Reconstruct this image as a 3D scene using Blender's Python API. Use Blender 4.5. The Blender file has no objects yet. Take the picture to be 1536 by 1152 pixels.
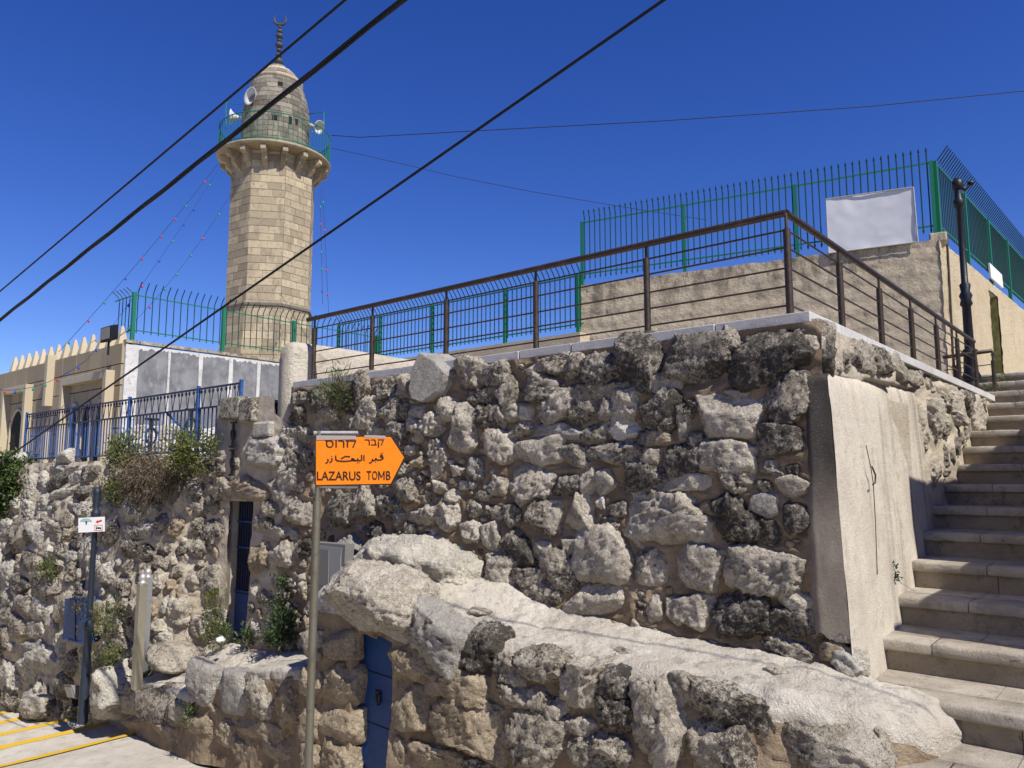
import bpy, bmesh, math, random
import numpy as np
from mathutils import Matrix, Vector
R = math.radians
random.seed(7)
SC = bpy.context.scene
COL = SC.collection

# ------------------------------------------------------------------ camera, sky, sun, exposure
EYE = np.array([0.0, 0.0, 1.9])
PIT = R(6.95)
FPX = 1156.0                     # focal length for a 1536 px wide frame
cam = bpy.data.cameras.new('camera')
cam.sensor_width = 36.0
cam.lens = FPX / 1536 * 36
cam.clip_start = 0.05
cam.clip_end = 3000
camo = bpy.data.objects.new('camera', cam)
camo.location = EYE
camo.rotation_euler = (R(90) + PIT, 0, 0)
COL.objects.link(camo)
SC.camera = camo

SUN_A, SUN_E = R(51), R(50)      # azimuth below +x, elevation
SUNV = np.array([math.cos(SUN_A) * math.cos(SUN_E), -math.sin(SUN_A) * math.cos(SUN_E), math.sin(SUN_E)])
W = bpy.data.worlds.new('World')
SC.world = W
W.use_nodes = True
wn = W.node_tree.nodes
wl = W.node_tree.links
bg = wn['Background']
sky = wn.new('ShaderNodeTexSky')
sky.sky_type = 'NISHITA'
sky.sun_disc = False
sky.sun_elevation = SUN_E
sky.sun_rotation = math.atan2(SUNV[0], SUNV[1])
sky.altitude = 1200
sky.air_density = 1.0
sky.dust_density = 0.15
sky.ozone_density = 4.0
hs = wn.new('ShaderNodeHueSaturation')          # polarised-lens blue, the same over the whole sky
hs.inputs['Saturation'].default_value = 1.29
hs.inputs['Hue'].default_value = 0.524
hs.inputs['Value'].default_value = 1.0
wl.new(sky.outputs[0], hs.inputs['Color'])
wl.new(hs.outputs[0], bg.inputs[0])
bg.inputs[1].default_value = 0.120
sl = bpy.data.lights.new('sun', 'SUN')
sl.energy = 5.0
sl.angle = R(0.5)
sl.color = (1.0, 0.95, 0.87)
so = bpy.data.objects.new('sun', sl)
so.rotation_euler = Vector(-SUNV).to_track_quat('-Z', 'Y').to_euler()
so.location = (20, -25, 40)
COL.objects.link(so)
SC.view_settings.view_transform = 'Standard'
SC.view_settings.look = 'None'
SC.view_settings.exposure = 0.18
SC.view_settings.gamma = 1.0
SC.view_settings.use_curve_mapping = False
SC.cycles.max_bounces = 6
SC.cycles.use_denoising = True

# ------------------------------------------------------------------ survey helpers (site axes measured from the photograph)
def ray(u, v):
    x = (u - 768) / FPX
    y = -(v - 576) / FPX
    c, s = math.cos(PIT), math.sin(PIT)
    return np.array([x, c - s * y, s + c * y])
def at(u, v, Y):
    r = ray(u, v)
    return EYE + r * (Y / r[1])
def onplane(u, v, P0, n):
    r = ray(u, v)
    return EYE + r * (np.dot(np.asarray(P0) - EYE, n) / np.dot(r, n))
AZ = R(40.42)
S = np.array([math.sin(AZ), math.cos(AZ), 0.0])      # up the stairs
L = np.array([-math.cos(AZ), math.sin(AZ), 0.0])     # along the street wall, to the left
U = np.array([0, 0, 1.0])
K = at(1207.3, 467.5, 5.68)                          # terrace corner, top of coping
ZC = 3.145
def P(t, q, z):
    b = K + t * L + q * S
    return np.array([b[0], b[1], z])
def tq(p):
    d = np.asarray(p) - K
    return float(np.dot(d, L)), float(np.dot(d, S)), float(p[2])
def onq(u, v, q):
    return tq(onplane(u, v, K + q * S, S))
def ont(u, v, t):
    return tq(onplane(u, v, K + t * L, L))
def street_z(t):
    return -0.2 - 0.145 * t

# ------------------------------------------------------------------ numpy noise
_pr = np.random.RandomState(3)
_H = _pr.rand(4096)
def _hash(ix, iy, iz):
    return _H[(ix * 73 + iy * 1571 + iz * 3109 + (ix * iy) * 7 + (iy * iz) * 13) & 4095]
def vnoise(p):
    p = np.asarray(p, float)
    i = np.floor(p).astype(np.int64)
    f = p - i
    f = f * f * (3 - 2 * f)
    x, y, z = i[..., 0], i[..., 1], i[..., 2]
    fx, fy, fz = f[..., 0], f[..., 1], f[..., 2]
    def lx(yy, zz):
        a = _hash(x, yy, zz)
        return a + (_hash(x + 1, yy, zz) - a) * fx
    a = lx(y, z); b = lx(y + 1, z)
    c = lx(y, z + 1); d = lx(y + 1, z + 1)
    e = a + (b - a) * fy
    g = c + (d - c) * fy
    return (e + (g - e) * fz) * 2 - 1
def fbm(p, o=4, gain=0.5):
    p = np.asarray(p, float)
    s = 0; a = 1.0; n = 0
    for k in range(o):
        s = s + a * vnoise(p * (2.03 ** k) + 17.3 * k)
        n += a
        a *= gain
    return s / n

# ------------------------------------------------------------------ materials
def nodes_of(name):
    m = bpy.data.materials.new(name)
    m.use_nodes = True
    return m, m.node_tree.nodes, m.node_tree.links, m.node_tree.nodes['Principled BSDF']
class G:
    def __init__(s, name):
        s.m, s.n, s.l, s.b = nodes_of(name)
        s.b.inputs['Specular IOR Level'].default_value = 0.25
        g = s.n.new('ShaderNodeNewGeometry')
        s.pos = g.outputs['Position']
        s.rnd = g.outputs['Random Per Island']
        oi = s.n.new('ShaderNodeObjectInfo')
        s.orand = oi.outputs['Random']
    def noise(s, scale, detail=6, rough=0.6, dist=0.0, vec=None):
        t = s.n.new('ShaderNodeTexNoise')
        t.inputs['Scale'].default_value = scale
        t.inputs['Detail'].default_value = detail
        t.inputs['Roughness'].default_value = rough
        t.inputs['Distortion'].default_value = dist
        s.l.new(vec or s.pos, t.inputs['Vector'])
        return t.outputs['Fac']
    def voro(s, scale, feature='F1', vec=None):
        t = s.n.new('ShaderNodeTexVoronoi')
        t.feature = feature
        t.inputs['Scale'].default_value = scale
        s.l.new(vec or s.pos, t.inputs['Vector'])
        return t.outputs['Distance']
    def ramp(s, fac, a, b, lo=0.0, hi=1.0):
        t = s.n.new('ShaderNodeMapRange')
        t.interpolation_type = 'SMOOTHSTEP'
        t.inputs['From Min'].default_value = a
        t.inputs['From Max'].default_value = b
        t.inputs['To Min'].default_value = lo
        t.inputs['To Max'].default_value = hi
        s.l.new(fac, t.inputs['Value'])
        return t.outputs['Result']
    def math(s, op, a, b):
        t = s.n.new('ShaderNodeMath')
        t.operation = op
        for k, v in enumerate((a, b)):
            if isinstance(v, (int, float)):
                t.inputs[k].default_value = v
            else:
                s.l.new(v, t.inputs[k])
        return t.outputs[0]
    def mix(s, fac, a, b):
        t = s.n.new('ShaderNodeMix')
        t.data_type = 'RGBA'
        ins = [t.inputs[0], t.inputs[6], t.inputs[7]]
        for i, v in zip(ins, (fac, a, b)):
            if isinstance(v, (int, float)):
                i.default_value = v
            elif isinstance(v, tuple):
                i.default_value = (*v, 1)
            else:
                s.l.new(v, i)
        return t.outputs[2]
    def scaled(s, sx, sy, sz):
        t = s.n.new('ShaderNodeVectorMath')
        t.operation = 'MULTIPLY'
        t.inputs[1].default_value = (sx, sy, sz)
        s.l.new(s.pos, t.inputs[0])
        return t.outputs[0]
    def bump(s, h, strength=0.6, dist=0.02, prev=None):
        t = s.n.new('ShaderNodeBump')
        t.inputs['Strength'].default_value = strength
        t.inputs['Distance'].default_value = dist
        s.l.new(h, t.inputs['Height'])
        if prev:
            s.l.new(prev, t.inputs['Normal'])
        return t.outputs[0]
    def done(s, col, rough=0.9, normal=None, metal=0.0, spec=None):
        if isinstance(col, tuple):
            s.b.inputs['Base Color'].default_value = (*col, 1)
        else:
            s.l.new(col, s.b.inputs['Base Color'])
        if isinstance(rough, float):
            s.b.inputs['Roughness'].default_value = rough
        else:
            s.l.new(rough, s.b.inputs['Roughness'])
        s.b.inputs['Metallic'].default_value = metal
        if normal:
            s.l.new(normal, s.b.inputs['Normal'])
        if spec is not None:
            s.b.inputs['Specular IOR Level'].default_value = spec
        return s.m

def limestone(name, light, mid, lichen, ochre=0.25, bump=1.0, white=0.0):
    """weathered limestone; lichen 0..1 = how much black crust grows on it"""
    g = G(name)
    big = g.noise(5.0, 4, 0.55)
    fine = g.noise(34.0, 9, 0.72)
    c = g.mix(g.ramp(big, 0.36, 0.66), mid, light)
    c = g.mix(g.ramp(fine, 0.42, 0.66, 0, 0.55), c, tuple(min(0.9, x * 1.35) for x in light))
    oc = g.ramp(g.noise(7.5, 5, 0.6, 0.4, g.scaled(1, 1, 1.6)), 0.56, 0.72, 0, ochre)
    c = g.mix(oc, c, (0.33, 0.21, 0.09))
    cr = g.noise(24.0, 10, 0.80, 0.5)
    lowf = g.noise(3.1, 3, 0.5)
    amt = g.math('ADD', g.math('MULTIPLY', lowf, 0.34), g.math('MULTIPLY', cr, 0.92))
    amt = g.math('ADD', amt, g.math('MULTIPLY', g.math('SUBTRACT', g.orand, 0.5), 0.07))
    th = 0.87 - 0.29 * lichen
    c = g.mix(g.ramp(amt, th, th + 0.09, 0, 0.88), c, (0.055, 0.048, 0.040))
    vor = g.voro(70.0)
    pit = g.ramp(vor, 0.05, 0.34, 0, 1)
    c = g.mix(g.math('MULTIPLY', g.math('SUBTRACT', 1.0, pit), 0.5), c, (0.06, 0.05, 0.04))
    if white:
        c = g.mix(g.ramp(g.noise(11, 8, 0.7), 0.52, 0.62, 0, white), c, (0.68, 0.66, 0.62))
    h = g.math('ADD', g.math('MULTIPLY', fine, 0.9), g.math('MULTIPLY', pit, 0.22))
    h = g.math('ADD', h, g.math('MULTIPLY', g.noise(12, 5, 0.6), 1.3))
    return g.done(c, 0.93, g.bump(h, 1.0, 0.05 * bump))

def mortar(name, a, b, grey, gamt=0.5, bump=0.015, stain=0.0):
    g = G(name)
    c = g.mix(g.ramp(g.noise(2.3, 6, 0.6), 0.35, 0.65), a, b)
    c = g.mix(g.ramp(g.noise(6.5, 8, 0.7), 0.5, 0.68, 0, gamt), c, grey)
    f = g.noise(55, 8, 0.7)
    c = g.mix(g.ramp(f, 0.55, 0.75, 0, 0.3), c, tuple(x * 0.5 for x in b))
    if stain:
        c = g.mix(g.ramp(g.noise(9, 8, 0.75, 0.5), 0.60, 0.72, 0, stain), c, (0.06, 0.052, 0.04))
    h = g.math('ADD', f, g.math('MULTIPLY', g.noise(14, 6, 0.6), 1.2))
    return g.done(c, 0.95, g.bump(h, 0.85, bump))

M = {}
M['st_light'] = limestone('limestone_light', (0.68, 0.61, 0.50), (0.43, 0.375, 0.295), 0.58, 0.2)
M['st_mid'] = limestone('limestone_mid', (0.58, 0.52, 0.42), (0.33, 0.285, 0.22), 0.84, 0.30)
M['st_dark'] = limestone('limestone_lichen', (0.45, 0.405, 0.335), (0.22, 0.195, 0.16), 1.02, 0.25)
M['st_brown'] = limestone('limestone_brown', (0.47, 0.39, 0.28), (0.32, 0.25, 0.165), 0.45, 0.45, 0.8)
M['st_smooth'] = limestone('limestone_smooth', (0.47, 0.44, 0.39), (0.34, 0.31, 0.27), 0.42, 0.08, 0.9)
M['st_white'] = limestone('limestone_white', (0.68, 0.64, 0.56), (0.55, 0.50, 0.42), 0.08, 0.12, 0.6)
M['st_pale'] = limestone('limestone_pale', (0.66, 0.62, 0.53), (0.46, 0.42, 0.34), 0.58, 0.10, 1.0, 0.4)
M['st_hump'] = limestone('limestone_hump', (0.70, 0.64, 0.53), (0.50, 0.455, 0.375), 0.50, 0.10, 1.0)
M['mortar'] = mortar('earth_mortar', (0.42, 0.325, 0.22), (0.30, 0.22, 0.14), (0.17, 0.135, 0.10), 0.55, 0.035, 0.45)
M['mortar_pale'] = mortar('lime_mortar', (0.60, 0.53, 0.42), (0.46, 0.39, 0.29), (0.36, 0.32, 0.26), 0.5, 0.02, 0.25)
M['ledge'] = mortar('lime_capping', (0.76, 0.70, 0.59), (0.62, 0.56, 0.46), (0.33, 0.31, 0.27), 0.85, 0.045, 0.45)
M['coping'] = mortar('coping_stone', (0.60, 0.59, 0.57), (0.52, 0.51, 0.49), (0.40, 0.40, 0.40), 0.4, 0.004, 0.1)
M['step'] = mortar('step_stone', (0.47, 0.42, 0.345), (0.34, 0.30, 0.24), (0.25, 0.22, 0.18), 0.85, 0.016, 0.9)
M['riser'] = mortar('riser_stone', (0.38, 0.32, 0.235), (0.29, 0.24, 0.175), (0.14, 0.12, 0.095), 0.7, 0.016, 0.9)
M['street'] = mortar('street_paving', (0.58, 0.54, 0.46), (0.48, 0.435, 0.36), (0.36, 0.33, 0.28), 0.7, 0.012, 0.4)
M['stucco_white'] = mortar('pale_stucco', (0.68, 0.62, 0.50), (0.58, 0.51, 0.40), (0.36, 0.32, 0.25), 0.6, 0.045, 0.45)
M['earth'] = mortar('dry_earth', (0.42, 0.34, 0.24), (0.34, 0.27, 0.18), (0.26, 0.22, 0.15), 0.5, 0.02)

def stucco_house():
    g = G('rough_stucco')
    a = g.mix(g.ramp(g.noise(1.7, 6, 0.6), 0.35, 0.65), (0.56, 0.47, 0.33), (0.66, 0.56, 0.40))
    f = g.noise(16, 8, 0.72)
    a = g.mix(g.ramp(f, 0.5, 0.7, 0, 0.45), a, (0.36, 0.29, 0.19))
    top = g.n.new('ShaderNodeSeparateXYZ')
    g.l.new(g.pos, top.inputs[0])
    run = g.noise(3.0, 8, 0.7, 0.3, g.scaled(1, 1, 0.35))
    # rain-streak soot that has run down from the coping: patchy, own outline
    m = g.math('MULTIPLY', g.ramp(top.outputs[2], 5.0, 6.7), g.ramp(run, 0.44, 0.64))
    a = g.mix(g.math('MULTIPLY', m, 0.75), a, (0.10, 0.085, 0.065))
    h = g.math('ADD', g.math('MULTIPLY', f, 1.0), g.math('MULTIPLY', g.noise(45, 6, 0.7), 0.4))
    return g.done(a, 0.95, g.bump(h, 1.0, 0.05))
M['stucco'] = stucco_house()

def plaster_panel():
    g = G('stained_plaster')
    a = g.mix(g.ramp(g.noise(2.2, 6, 0.6), 0.35, 0.65), (0.66, 0.60, 0.49), (0.57, 0.505, 0.41))
    st = g.noise(1.9, 4, 0.5, 0.1, g.scaled(1.6, 1.6, 0.07))
    sp = g.noise(60, 6, 0.75)
    m = g.math('MULTIPLY', g.ramp(st, 0.49, 0.62), g.ramp(sp, 0.40, 0.66, 0.15, 1.0))
    dt = g.n.new('ShaderNodeVectorMath')
    dt.operation = 'DOT_PRODUCT'
    dt.inputs[1].default_value = tuple(S)
    g.l.new(g.pos, dt.inputs[0])
    along = g.ramp(dt.outputs['Value'], float(np.dot(K, S)) + 0.7, float(np.dot(K, S)) + 1.9, 0.12, 1.0)
    a = g.mix(g.math('MULTIPLY', g.math('MULTIPLY', m, along), 0.9), a, (0.12, 0.105, 0.09))
    a = g.mix(g.ramp(g.noise(5.5, 8, 0.72, 0.4), 0.52, 0.66, 0, 0.5), a, (0.36, 0.31, 0.25))
    a = g.mix(g.ramp(sp, 0.56, 0.70, 0, 0.6), a, (0.22, 0.19, 0.15))
    h = g.math('ADD', g.noise(70, 5, 0.7), g.math('MULTIPLY', g.noise(16, 4, 0.5), 0.8))
    return g.done(a, 0.95, g.bump(h, 0.9, 0.015))
M['plaster'] = plaster_panel()

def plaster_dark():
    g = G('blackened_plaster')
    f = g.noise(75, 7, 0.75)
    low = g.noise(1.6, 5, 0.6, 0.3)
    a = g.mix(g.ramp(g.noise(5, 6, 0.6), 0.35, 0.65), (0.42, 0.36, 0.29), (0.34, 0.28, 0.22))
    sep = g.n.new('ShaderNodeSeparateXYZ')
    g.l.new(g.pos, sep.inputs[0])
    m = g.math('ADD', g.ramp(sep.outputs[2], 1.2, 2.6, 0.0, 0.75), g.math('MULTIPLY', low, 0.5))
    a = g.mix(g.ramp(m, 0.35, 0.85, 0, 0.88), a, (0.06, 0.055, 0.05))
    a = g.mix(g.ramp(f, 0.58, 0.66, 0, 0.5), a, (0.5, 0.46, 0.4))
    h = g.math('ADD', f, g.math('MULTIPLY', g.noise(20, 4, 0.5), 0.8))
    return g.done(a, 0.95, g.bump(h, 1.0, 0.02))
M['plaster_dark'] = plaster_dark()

def block_mat(name, a, b, dark, damt, bump=0.012):
    g = G(name)
    c = g.mix(g.orand, a, b)
    c = g.mix(g.ramp(g.noise(9, 8, 0.7), 0.48, 0.72, 0, damt), c, dark)
    c = g.mix(g.ramp(g.noise(1.5, 6, 0.65, 0.3, g.scaled(1.4, 1.4, 0.5)), 0.5, 0.68, 0, damt * 0.7), c, dark)
    f = g.noise(40, 8, 0.7)
    c = g.mix(g.ramp(f, 0.5, 0.7, 0, 0.3), c, tuple(x * 0.6 for x in b))
    return g.done(c, 0.92, g.bump(f, 0.8, bump))
M['minaret'] = block_mat('minaret_stone', (0.54, 0.45, 0.30), (0.32, 0.265, 0.18), (0.17, 0.14, 0.105), 0.65)
M['minaret_old'] = block_mat('dome_stone', (0.33, 0.295, 0.23), (0.15, 0.135, 0.11), (0.07, 0.062, 0.05), 0.8)
M['joint'] = mortar('joint_mortar', (0.66, 0.60, 0.48), (0.58, 0.52, 0.40), (0.44, 0.39, 0.30), 0.4, 0.01)
M['mosque'] = block_mat('mosque_stone', (0.44, 0.36, 0.235), (0.36, 0.295, 0.19), (0.24, 0.195, 0.13), 0.3, 0.006)
M['mosque_trim'] = block_mat('mosque_trim', (0.56, 0.48, 0.33), (0.52, 0.44, 0.30), (0.38, 0.32, 0.21), 0.2, 0.004)
def render_grey():
    g = G('grey_cement_render')
    c = g.mix(g.ramp(g.noise(2.0, 8, 0.68, 0.2), 0.36, 0.66), (0.155, 0.16, 0.165), (0.26, 0.265, 0.27))
    c = g.mix(g.ramp(g.noise(6, 8, 0.75, 0, g.scaled(1, 1, 0.35)), 0.52, 0.70, 0, 0.6), c, (0.46, 0.46, 0.45))
    return g.done(c, 0.92, g.bump(g.noise(60, 5), 0.4, 0.01))
M['render'] = render_grey()
M['whitewash'] = mortar('whitewash', (0.70, 0.69, 0.66), (0.60, 0.59, 0.56), (0.36, 0.36, 0.35), 0.7, 0.02, 0.2)

def paint(name, c, rough=0.45, metal=0.0, wear=None, wamt=0.3, scale=18, spec=0.4):
    g = G(name)
    col = c
    if wear:
        col = g.mix(g.ramp(g.noise(scale, 7, 0.7), 0.52, 0.68, 0, wamt), c, wear)
    r = g.ramp(g.noise(30, 4), 0.3, 0.7, rough - 0.08, min(1, rough + 0.15))
    return g.done(col, r, g.bump(g.noise(90, 3), 0.12, 0.004), metal, spec)
M['bronze'] = paint('brown_steel', (0.085, 0.060, 0.042), 0.42, 0.55, (0.16, 0.12, 0.09), 0.5, 6)
M['green'] = paint('green_paint', (0.010, 0.165, 0.085), 0.45, 0.0, (0.02, 0.10, 0.06), 0.5)
M['green_dark'] = paint('dark_green_paint', (0.008, 0.055, 0.045), 0.5, 0.0, (0.03, 0.03, 0.03), 0.5)
M['blue'] = paint('blue_paint', (0.026, 0.085, 0.27), 0.5, 0.0, (0.10, 0.22, 0.45), 0.5, 9)
M['blue_dark'] = paint('dark_blue_paint', (0.022, 0.030, 0.085), 0.5, 0.0, (0.04, 0.07, 0.2), 0.5, 9)
M['blue_door'] = paint('blue_door_paint', (0.014, 0.060, 0.20), 0.5, 0.0, (0.012, 0.035, 0.11), 0.8, 5)
M['black_iron'] = paint('black_iron', (0.018, 0.020, 0.024), 0.45, 0.3, (0.05, 0.05, 0.055), 0.4, 12)
M['lamp_blue'] = paint('slate_blue_iron', (0.028, 0.038, 0.060), 0.45, 0.2, (0.06, 0.07, 0.09), 0.4, 12)
M['galv'] = paint('galvanised_pole', (0.20, 0.185, 0.14), 0.5, 0.55, (0.12, 0.10, 0.07), 0.6, 8)
M['galv_light'] = paint('galvanised_frame', (0.48, 0.47, 0.45), 0.45, 0.5, (0.25, 0.24, 0.22), 0.4, 14)
M['bollard_tan'] = paint('tan_steel', (0.36, 0.33, 0.25), 0.4, 0.5, (0.25, 0.23, 0.18), 0.4, 10)
M['bollard_grey'] = paint('grey_steel', (0.36, 0.37, 0.38), 0.4, 0.5, (0.27, 0.27, 0.27), 0.4, 10)
M['orange'] = paint('orange_sign', (0.90, 0.235, 0.006), 0.45, 0.0, (0.95, 0.30, 0.03), 0.4, 6)
M['signblack'] = paint('sign_black', (0.02, 0.012, 0.01), 0.6)
M['signgrey'] = paint('peel_and_shadow_grey', (0.42, 0.36, 0.33), 0.6, 0.2, (0.5, 0.3, 0.2), 0.5, 20)
M['white'] = paint('white_paint', (0.78, 0.78, 0.77), 0.5, 0.0, (0.66, 0.66, 0.65), 0.4, 7)
M['board'] = paint('dented_white_sheet', (0.66, 0.66, 0.66), 0.5, 0.0, (0.58, 0.58, 0.58), 0.5, 3)
M['cabinet'] = paint('grey_cabinet', (0.20, 0.195, 0.18), 0.6, 0.0, (0.22, 0.20, 0.17), 0.5, 8)
M['cabinet_light'] = paint('peeled_cabinet', (0.30, 0.305, 0.31), 0.6, 0.0, (0.36, 0.36, 0.36), 0.4, 12)
M['red'] = paint('red_paint', (0.6, 0.03, 0.03), 0.5)
M['sky_print'] = paint('teal_print', (0.28, 0.46, 0.50), 0.6)
M['yellow'] = paint('yellow_road_paint', (0.66, 0.42, 0.03), 0.8, 0.0, (0.52, 0.44, 0.26), 0.8, 9, 0.1)
M['cable'] = paint('black_cable', (0.008, 0.008, 0.009), 0.6)
M['tip'] = paint('lead_finial', (0.055, 0.058, 0.064), 0.6, 0.0)
M['horn'] = paint('horn_grey', (0.55, 0.56, 0.55), 0.5)
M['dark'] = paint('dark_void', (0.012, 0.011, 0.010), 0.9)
M['glass'] = paint('lamp_glass', (0.22, 0.22, 0.21), 0.15, 0.0, None, 0, 1, 0.6)
M['bulb_red'] = paint('bulb_red', (0.5, 0.03, 0.03), 0.3)
M['bulb_green'] = paint('bulb_green', (0.02, 0.3, 0.16), 0.3)
M['bulb_blue'] = paint('bulb_blue', (0.03, 0.07, 0.4), 0.3)
def leafmat(name, a, b, dry=None):
    g = G(name)
    c = g.mix(g.rnd, a, b)
    if dry:
        c = g.mix(g.ramp(g.noise(6, 3), 0.5, 0.6), c, dry)
    g.b.inputs['Subsurface Weight'].default_value = 0.0
    return g.done(c, 0.6, None, 0, 0.3)
M['leaf'] = leafmat('leaf_green', (0.050, 0.085, 0.022), (0.10, 0.135, 0.04))
M['leaf_bright'] = leafmat('leaf_yellow_green', (0.085, 0.115, 0.02), (0.15, 0.15, 0.04))
M['leaf_dark'] = leafmat('leaf_dark', (0.020, 0.045, 0.018), (0.05, 0.08, 0.03))
M['dry'] = leafmat('dry_stem', (0.20, 0.155, 0.09), (0.11, 0.08, 0.05))
M['twig'] = leafmat('twig', (0.13, 0.10, 0.075), (0.07, 0.055, 0.04))

# ------------------------------------------------------------------ object helpers
WM = {}
def link(o, parent=None, mw=None):
    COL.objects.link(o)
    mw = mw if mw is not None else Matrix.Identity(4)
    WM[o.name] = mw
    o.matrix_basis = mw
    if parent is not None:
        o.parent = parent
        o.matrix_parent_inverse = WM[parent.name].inverted()
    return o
def tag(o, label=None, cat=None, group=None, kind=None):
    if label: o['label'] = label
    if cat: o['category'] = cat
    if group: o['group'] = group
    if kind: o['kind'] = kind
    return o
def thing(name, base, label, cat, group=None):
    o = bpy.data.objects.new(name, None)
    o.empty_display_size = 0.2
    link(o, None, Matrix.Translation(Vector(base)))
    return tag(o, label, cat, group)
def npmesh(name, V, Fs, mat, smooth=True):
    me = bpy.data.meshes.new(name)
    V = np.asarray(V, dtype=np.float32)
    Fs = np.asarray(Fs, dtype=np.int32)
    k = Fs.shape[1]
    me.vertices.add(len(V))
    me.vertices.foreach_set('co', V.ravel())
    me.loops.add(Fs.size)
    me.loops.foreach_set('vertex_index', Fs.ravel())
    me.polygons.add(len(Fs))
    me.polygons.foreach_set('loop_start', np.arange(0, Fs.size, k, dtype=np.int32))
    me.polygons.foreach_set('use_smooth', np.full(len(Fs), smooth))
    me.update(calc_edges=True)
    me.materials.append(mat)
    return me
def npobj(name, V, Fs, mat, parent=None, smooth=True, mw=None):
    return link(bpy.data.objects.new(name, npmesh(name, V, Fs, mat, smooth)), parent, mw)

class MB:
    def __init__(s):
        s.v = []; s.f = []; s.sm = []
    def add(s, vs, fs, smooth=False):
        o = len(s.v)
        s.v += [tuple(map(float, x)) for x in vs]
        s.f += [tuple(o + i for i in f) for f in fs]
        s.sm += [smooth] * len(fs)
    def box(s, c, ax, ay, az, jit=0.0):
        """centre and three half-axis vectors"""
        c = np.asarray(c, float)
        vs = []
        for k in (-1, 1):
            for j in (-1, 1):
                for i in (-1, 1):
                    vs.append(c + i * np.asarray(ax) + j * np.asarray(ay) + k * np.asarray(az) + (np.random.randn(3) * jit if jit else 0))
        s.add(vs, [(0, 2, 3, 1), (4, 5, 7, 6), (0, 1, 5, 4), (2, 6, 7, 3), (0, 4, 6, 2), (1, 3, 7, 5)])
    def tube(s, pts, r, seg=8, caps=True):
        pts = [np.asarray(p, float) for p in pts]
        n = len(pts)
        rs = r if hasattr(r, '__len__') else [r] * n
        up0 = None
        vs = []
        for i in range(n):
            d = pts[min(i + 1, n - 1)] - pts[max(i - 1, 0)]
            d = d / (np.linalg.norm(d) + 1e-12)
            if up0 is None:
                up0 = np.array([0, 0, 1.0]) if abs(d[2]) < 0.9 else np.array([1.0, 0, 0])
            a = np.cross(d, up0); a /= np.linalg.norm(a)
            b = np.cross(a, d)
            up0 = b
            for k in range(seg):
                th = 2 * math.pi * k / seg
                vs.append(pts[i] + rs[i] * (math.cos(th) * a + math.sin(th) * b))
        fs = []
        for i in range(n - 1):
            for k in range(seg):
                k2 = (k + 1) % seg
                fs.append((i * seg + k, i * seg + k2, (i + 1) * seg + k2, (i + 1) * seg + k))
        s.add(vs, fs, True)
        if caps:
            s.add(vs[:seg], [tuple(range(seg))])
            s.add(vs[-seg:], [tuple(range(seg))[::-1]])
    def lathe(s, prof, c, seg=20, axis=None, a=None):
        """prof: list of (r, h) along axis"""
        c = np.asarray(c, float)
        w = np.array([0, 0, 1.0]) if axis is None else np.asarray(axis, float) / np.linalg.norm(axis)
        a = np.cross(w, [0, 0, 1.0]) if abs(w[2]) < 0.9 else np.array([1.0, 0, 0])
        a = a / np.linalg.norm(a)
        b = np.cross(w, a)
        vs = []
        for r, h in prof:
            for k in range(seg):
                th = 2 * math.pi * k / seg
                vs.append(c + w * h + r * (math.cos(th) * a + math.sin(th) * b))
        fs = []
        for i in range(len(prof) - 1):
            for k in range(seg):
                k2 = (k + 1) % seg
                fs.append((i * seg + k, i * seg + k2, (i + 1) * seg + k2, (i + 1) * seg + k))
        s.add(vs, fs, True)
    def prism(s, poly, ex):
        """polygon of 3d points extruded by the vector ex"""
        n = len(poly)
        ex = np.asarray(ex, float)
        vs = [np.asarray(p, float) for p in poly] + [np.asarray(p, float) + ex for p in poly]
        fs = [tuple(range(n))[::-1], tuple(range(n, 2 * n))] + [(i, (i + 1) % n, n + (i + 1) % n, n + i) for i in range(n)]
        s.add(vs, fs)
    def mesh(s, name, mat):
        me = bpy.data.meshes.new(name)
        me.from_pydata(s.v, [], s.f)
        me.polygons.foreach_set('use_smooth', s.sm)
        me.materials.append(mat)
        me.update()
        return me
    def build(s, name, mat, parent=None, mw=None, bevel=0.0):
        o = link(bpy.data.objects.new(name, s.mesh(name, mat)), parent, mw)
        if bevel:
            b = o.modifiers.new('bevel', 'BEVEL')
            b.width = bevel; b.segments = 2; b.limit_method = 'ANGLE'
        return o
def boxpart(name, c, ax, ay, az, mat, parent=None, bevel=0.0):
    m = MB(); m.box(c, ax, ay, az)
    return m.build(name, mat, parent, None, bevel)
def frame(c, ax, ay, az):
    """4x4 whose columns are the three (scaled) axes, origin c"""
    m = Matrix.Identity(4)
    for j, v in enumerate((ax, ay, az)):
        for i in range(3):
            m[i][j] = float(v[i])
    for i in range(3):
        m[i][3] = float(c[i])
    return m
def inst(name, me, parent, mw):
    return link(bpy.data.objects.new(name, me), parent, mw)
def bevel_cube(name, mat, bw=0.06):
    bm = bmesh.new()
    bmesh.ops.create_cube(bm, size=2.0)
    bmesh.ops.bevel(bm, geom=bm.edges[:] , offset=bw, segments=1, affect='EDGES')
    me = bpy.data.meshes.new(name)
    bm.to_mesh(me); bm.free()
    me.materials.append(mat)
    return me

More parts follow.
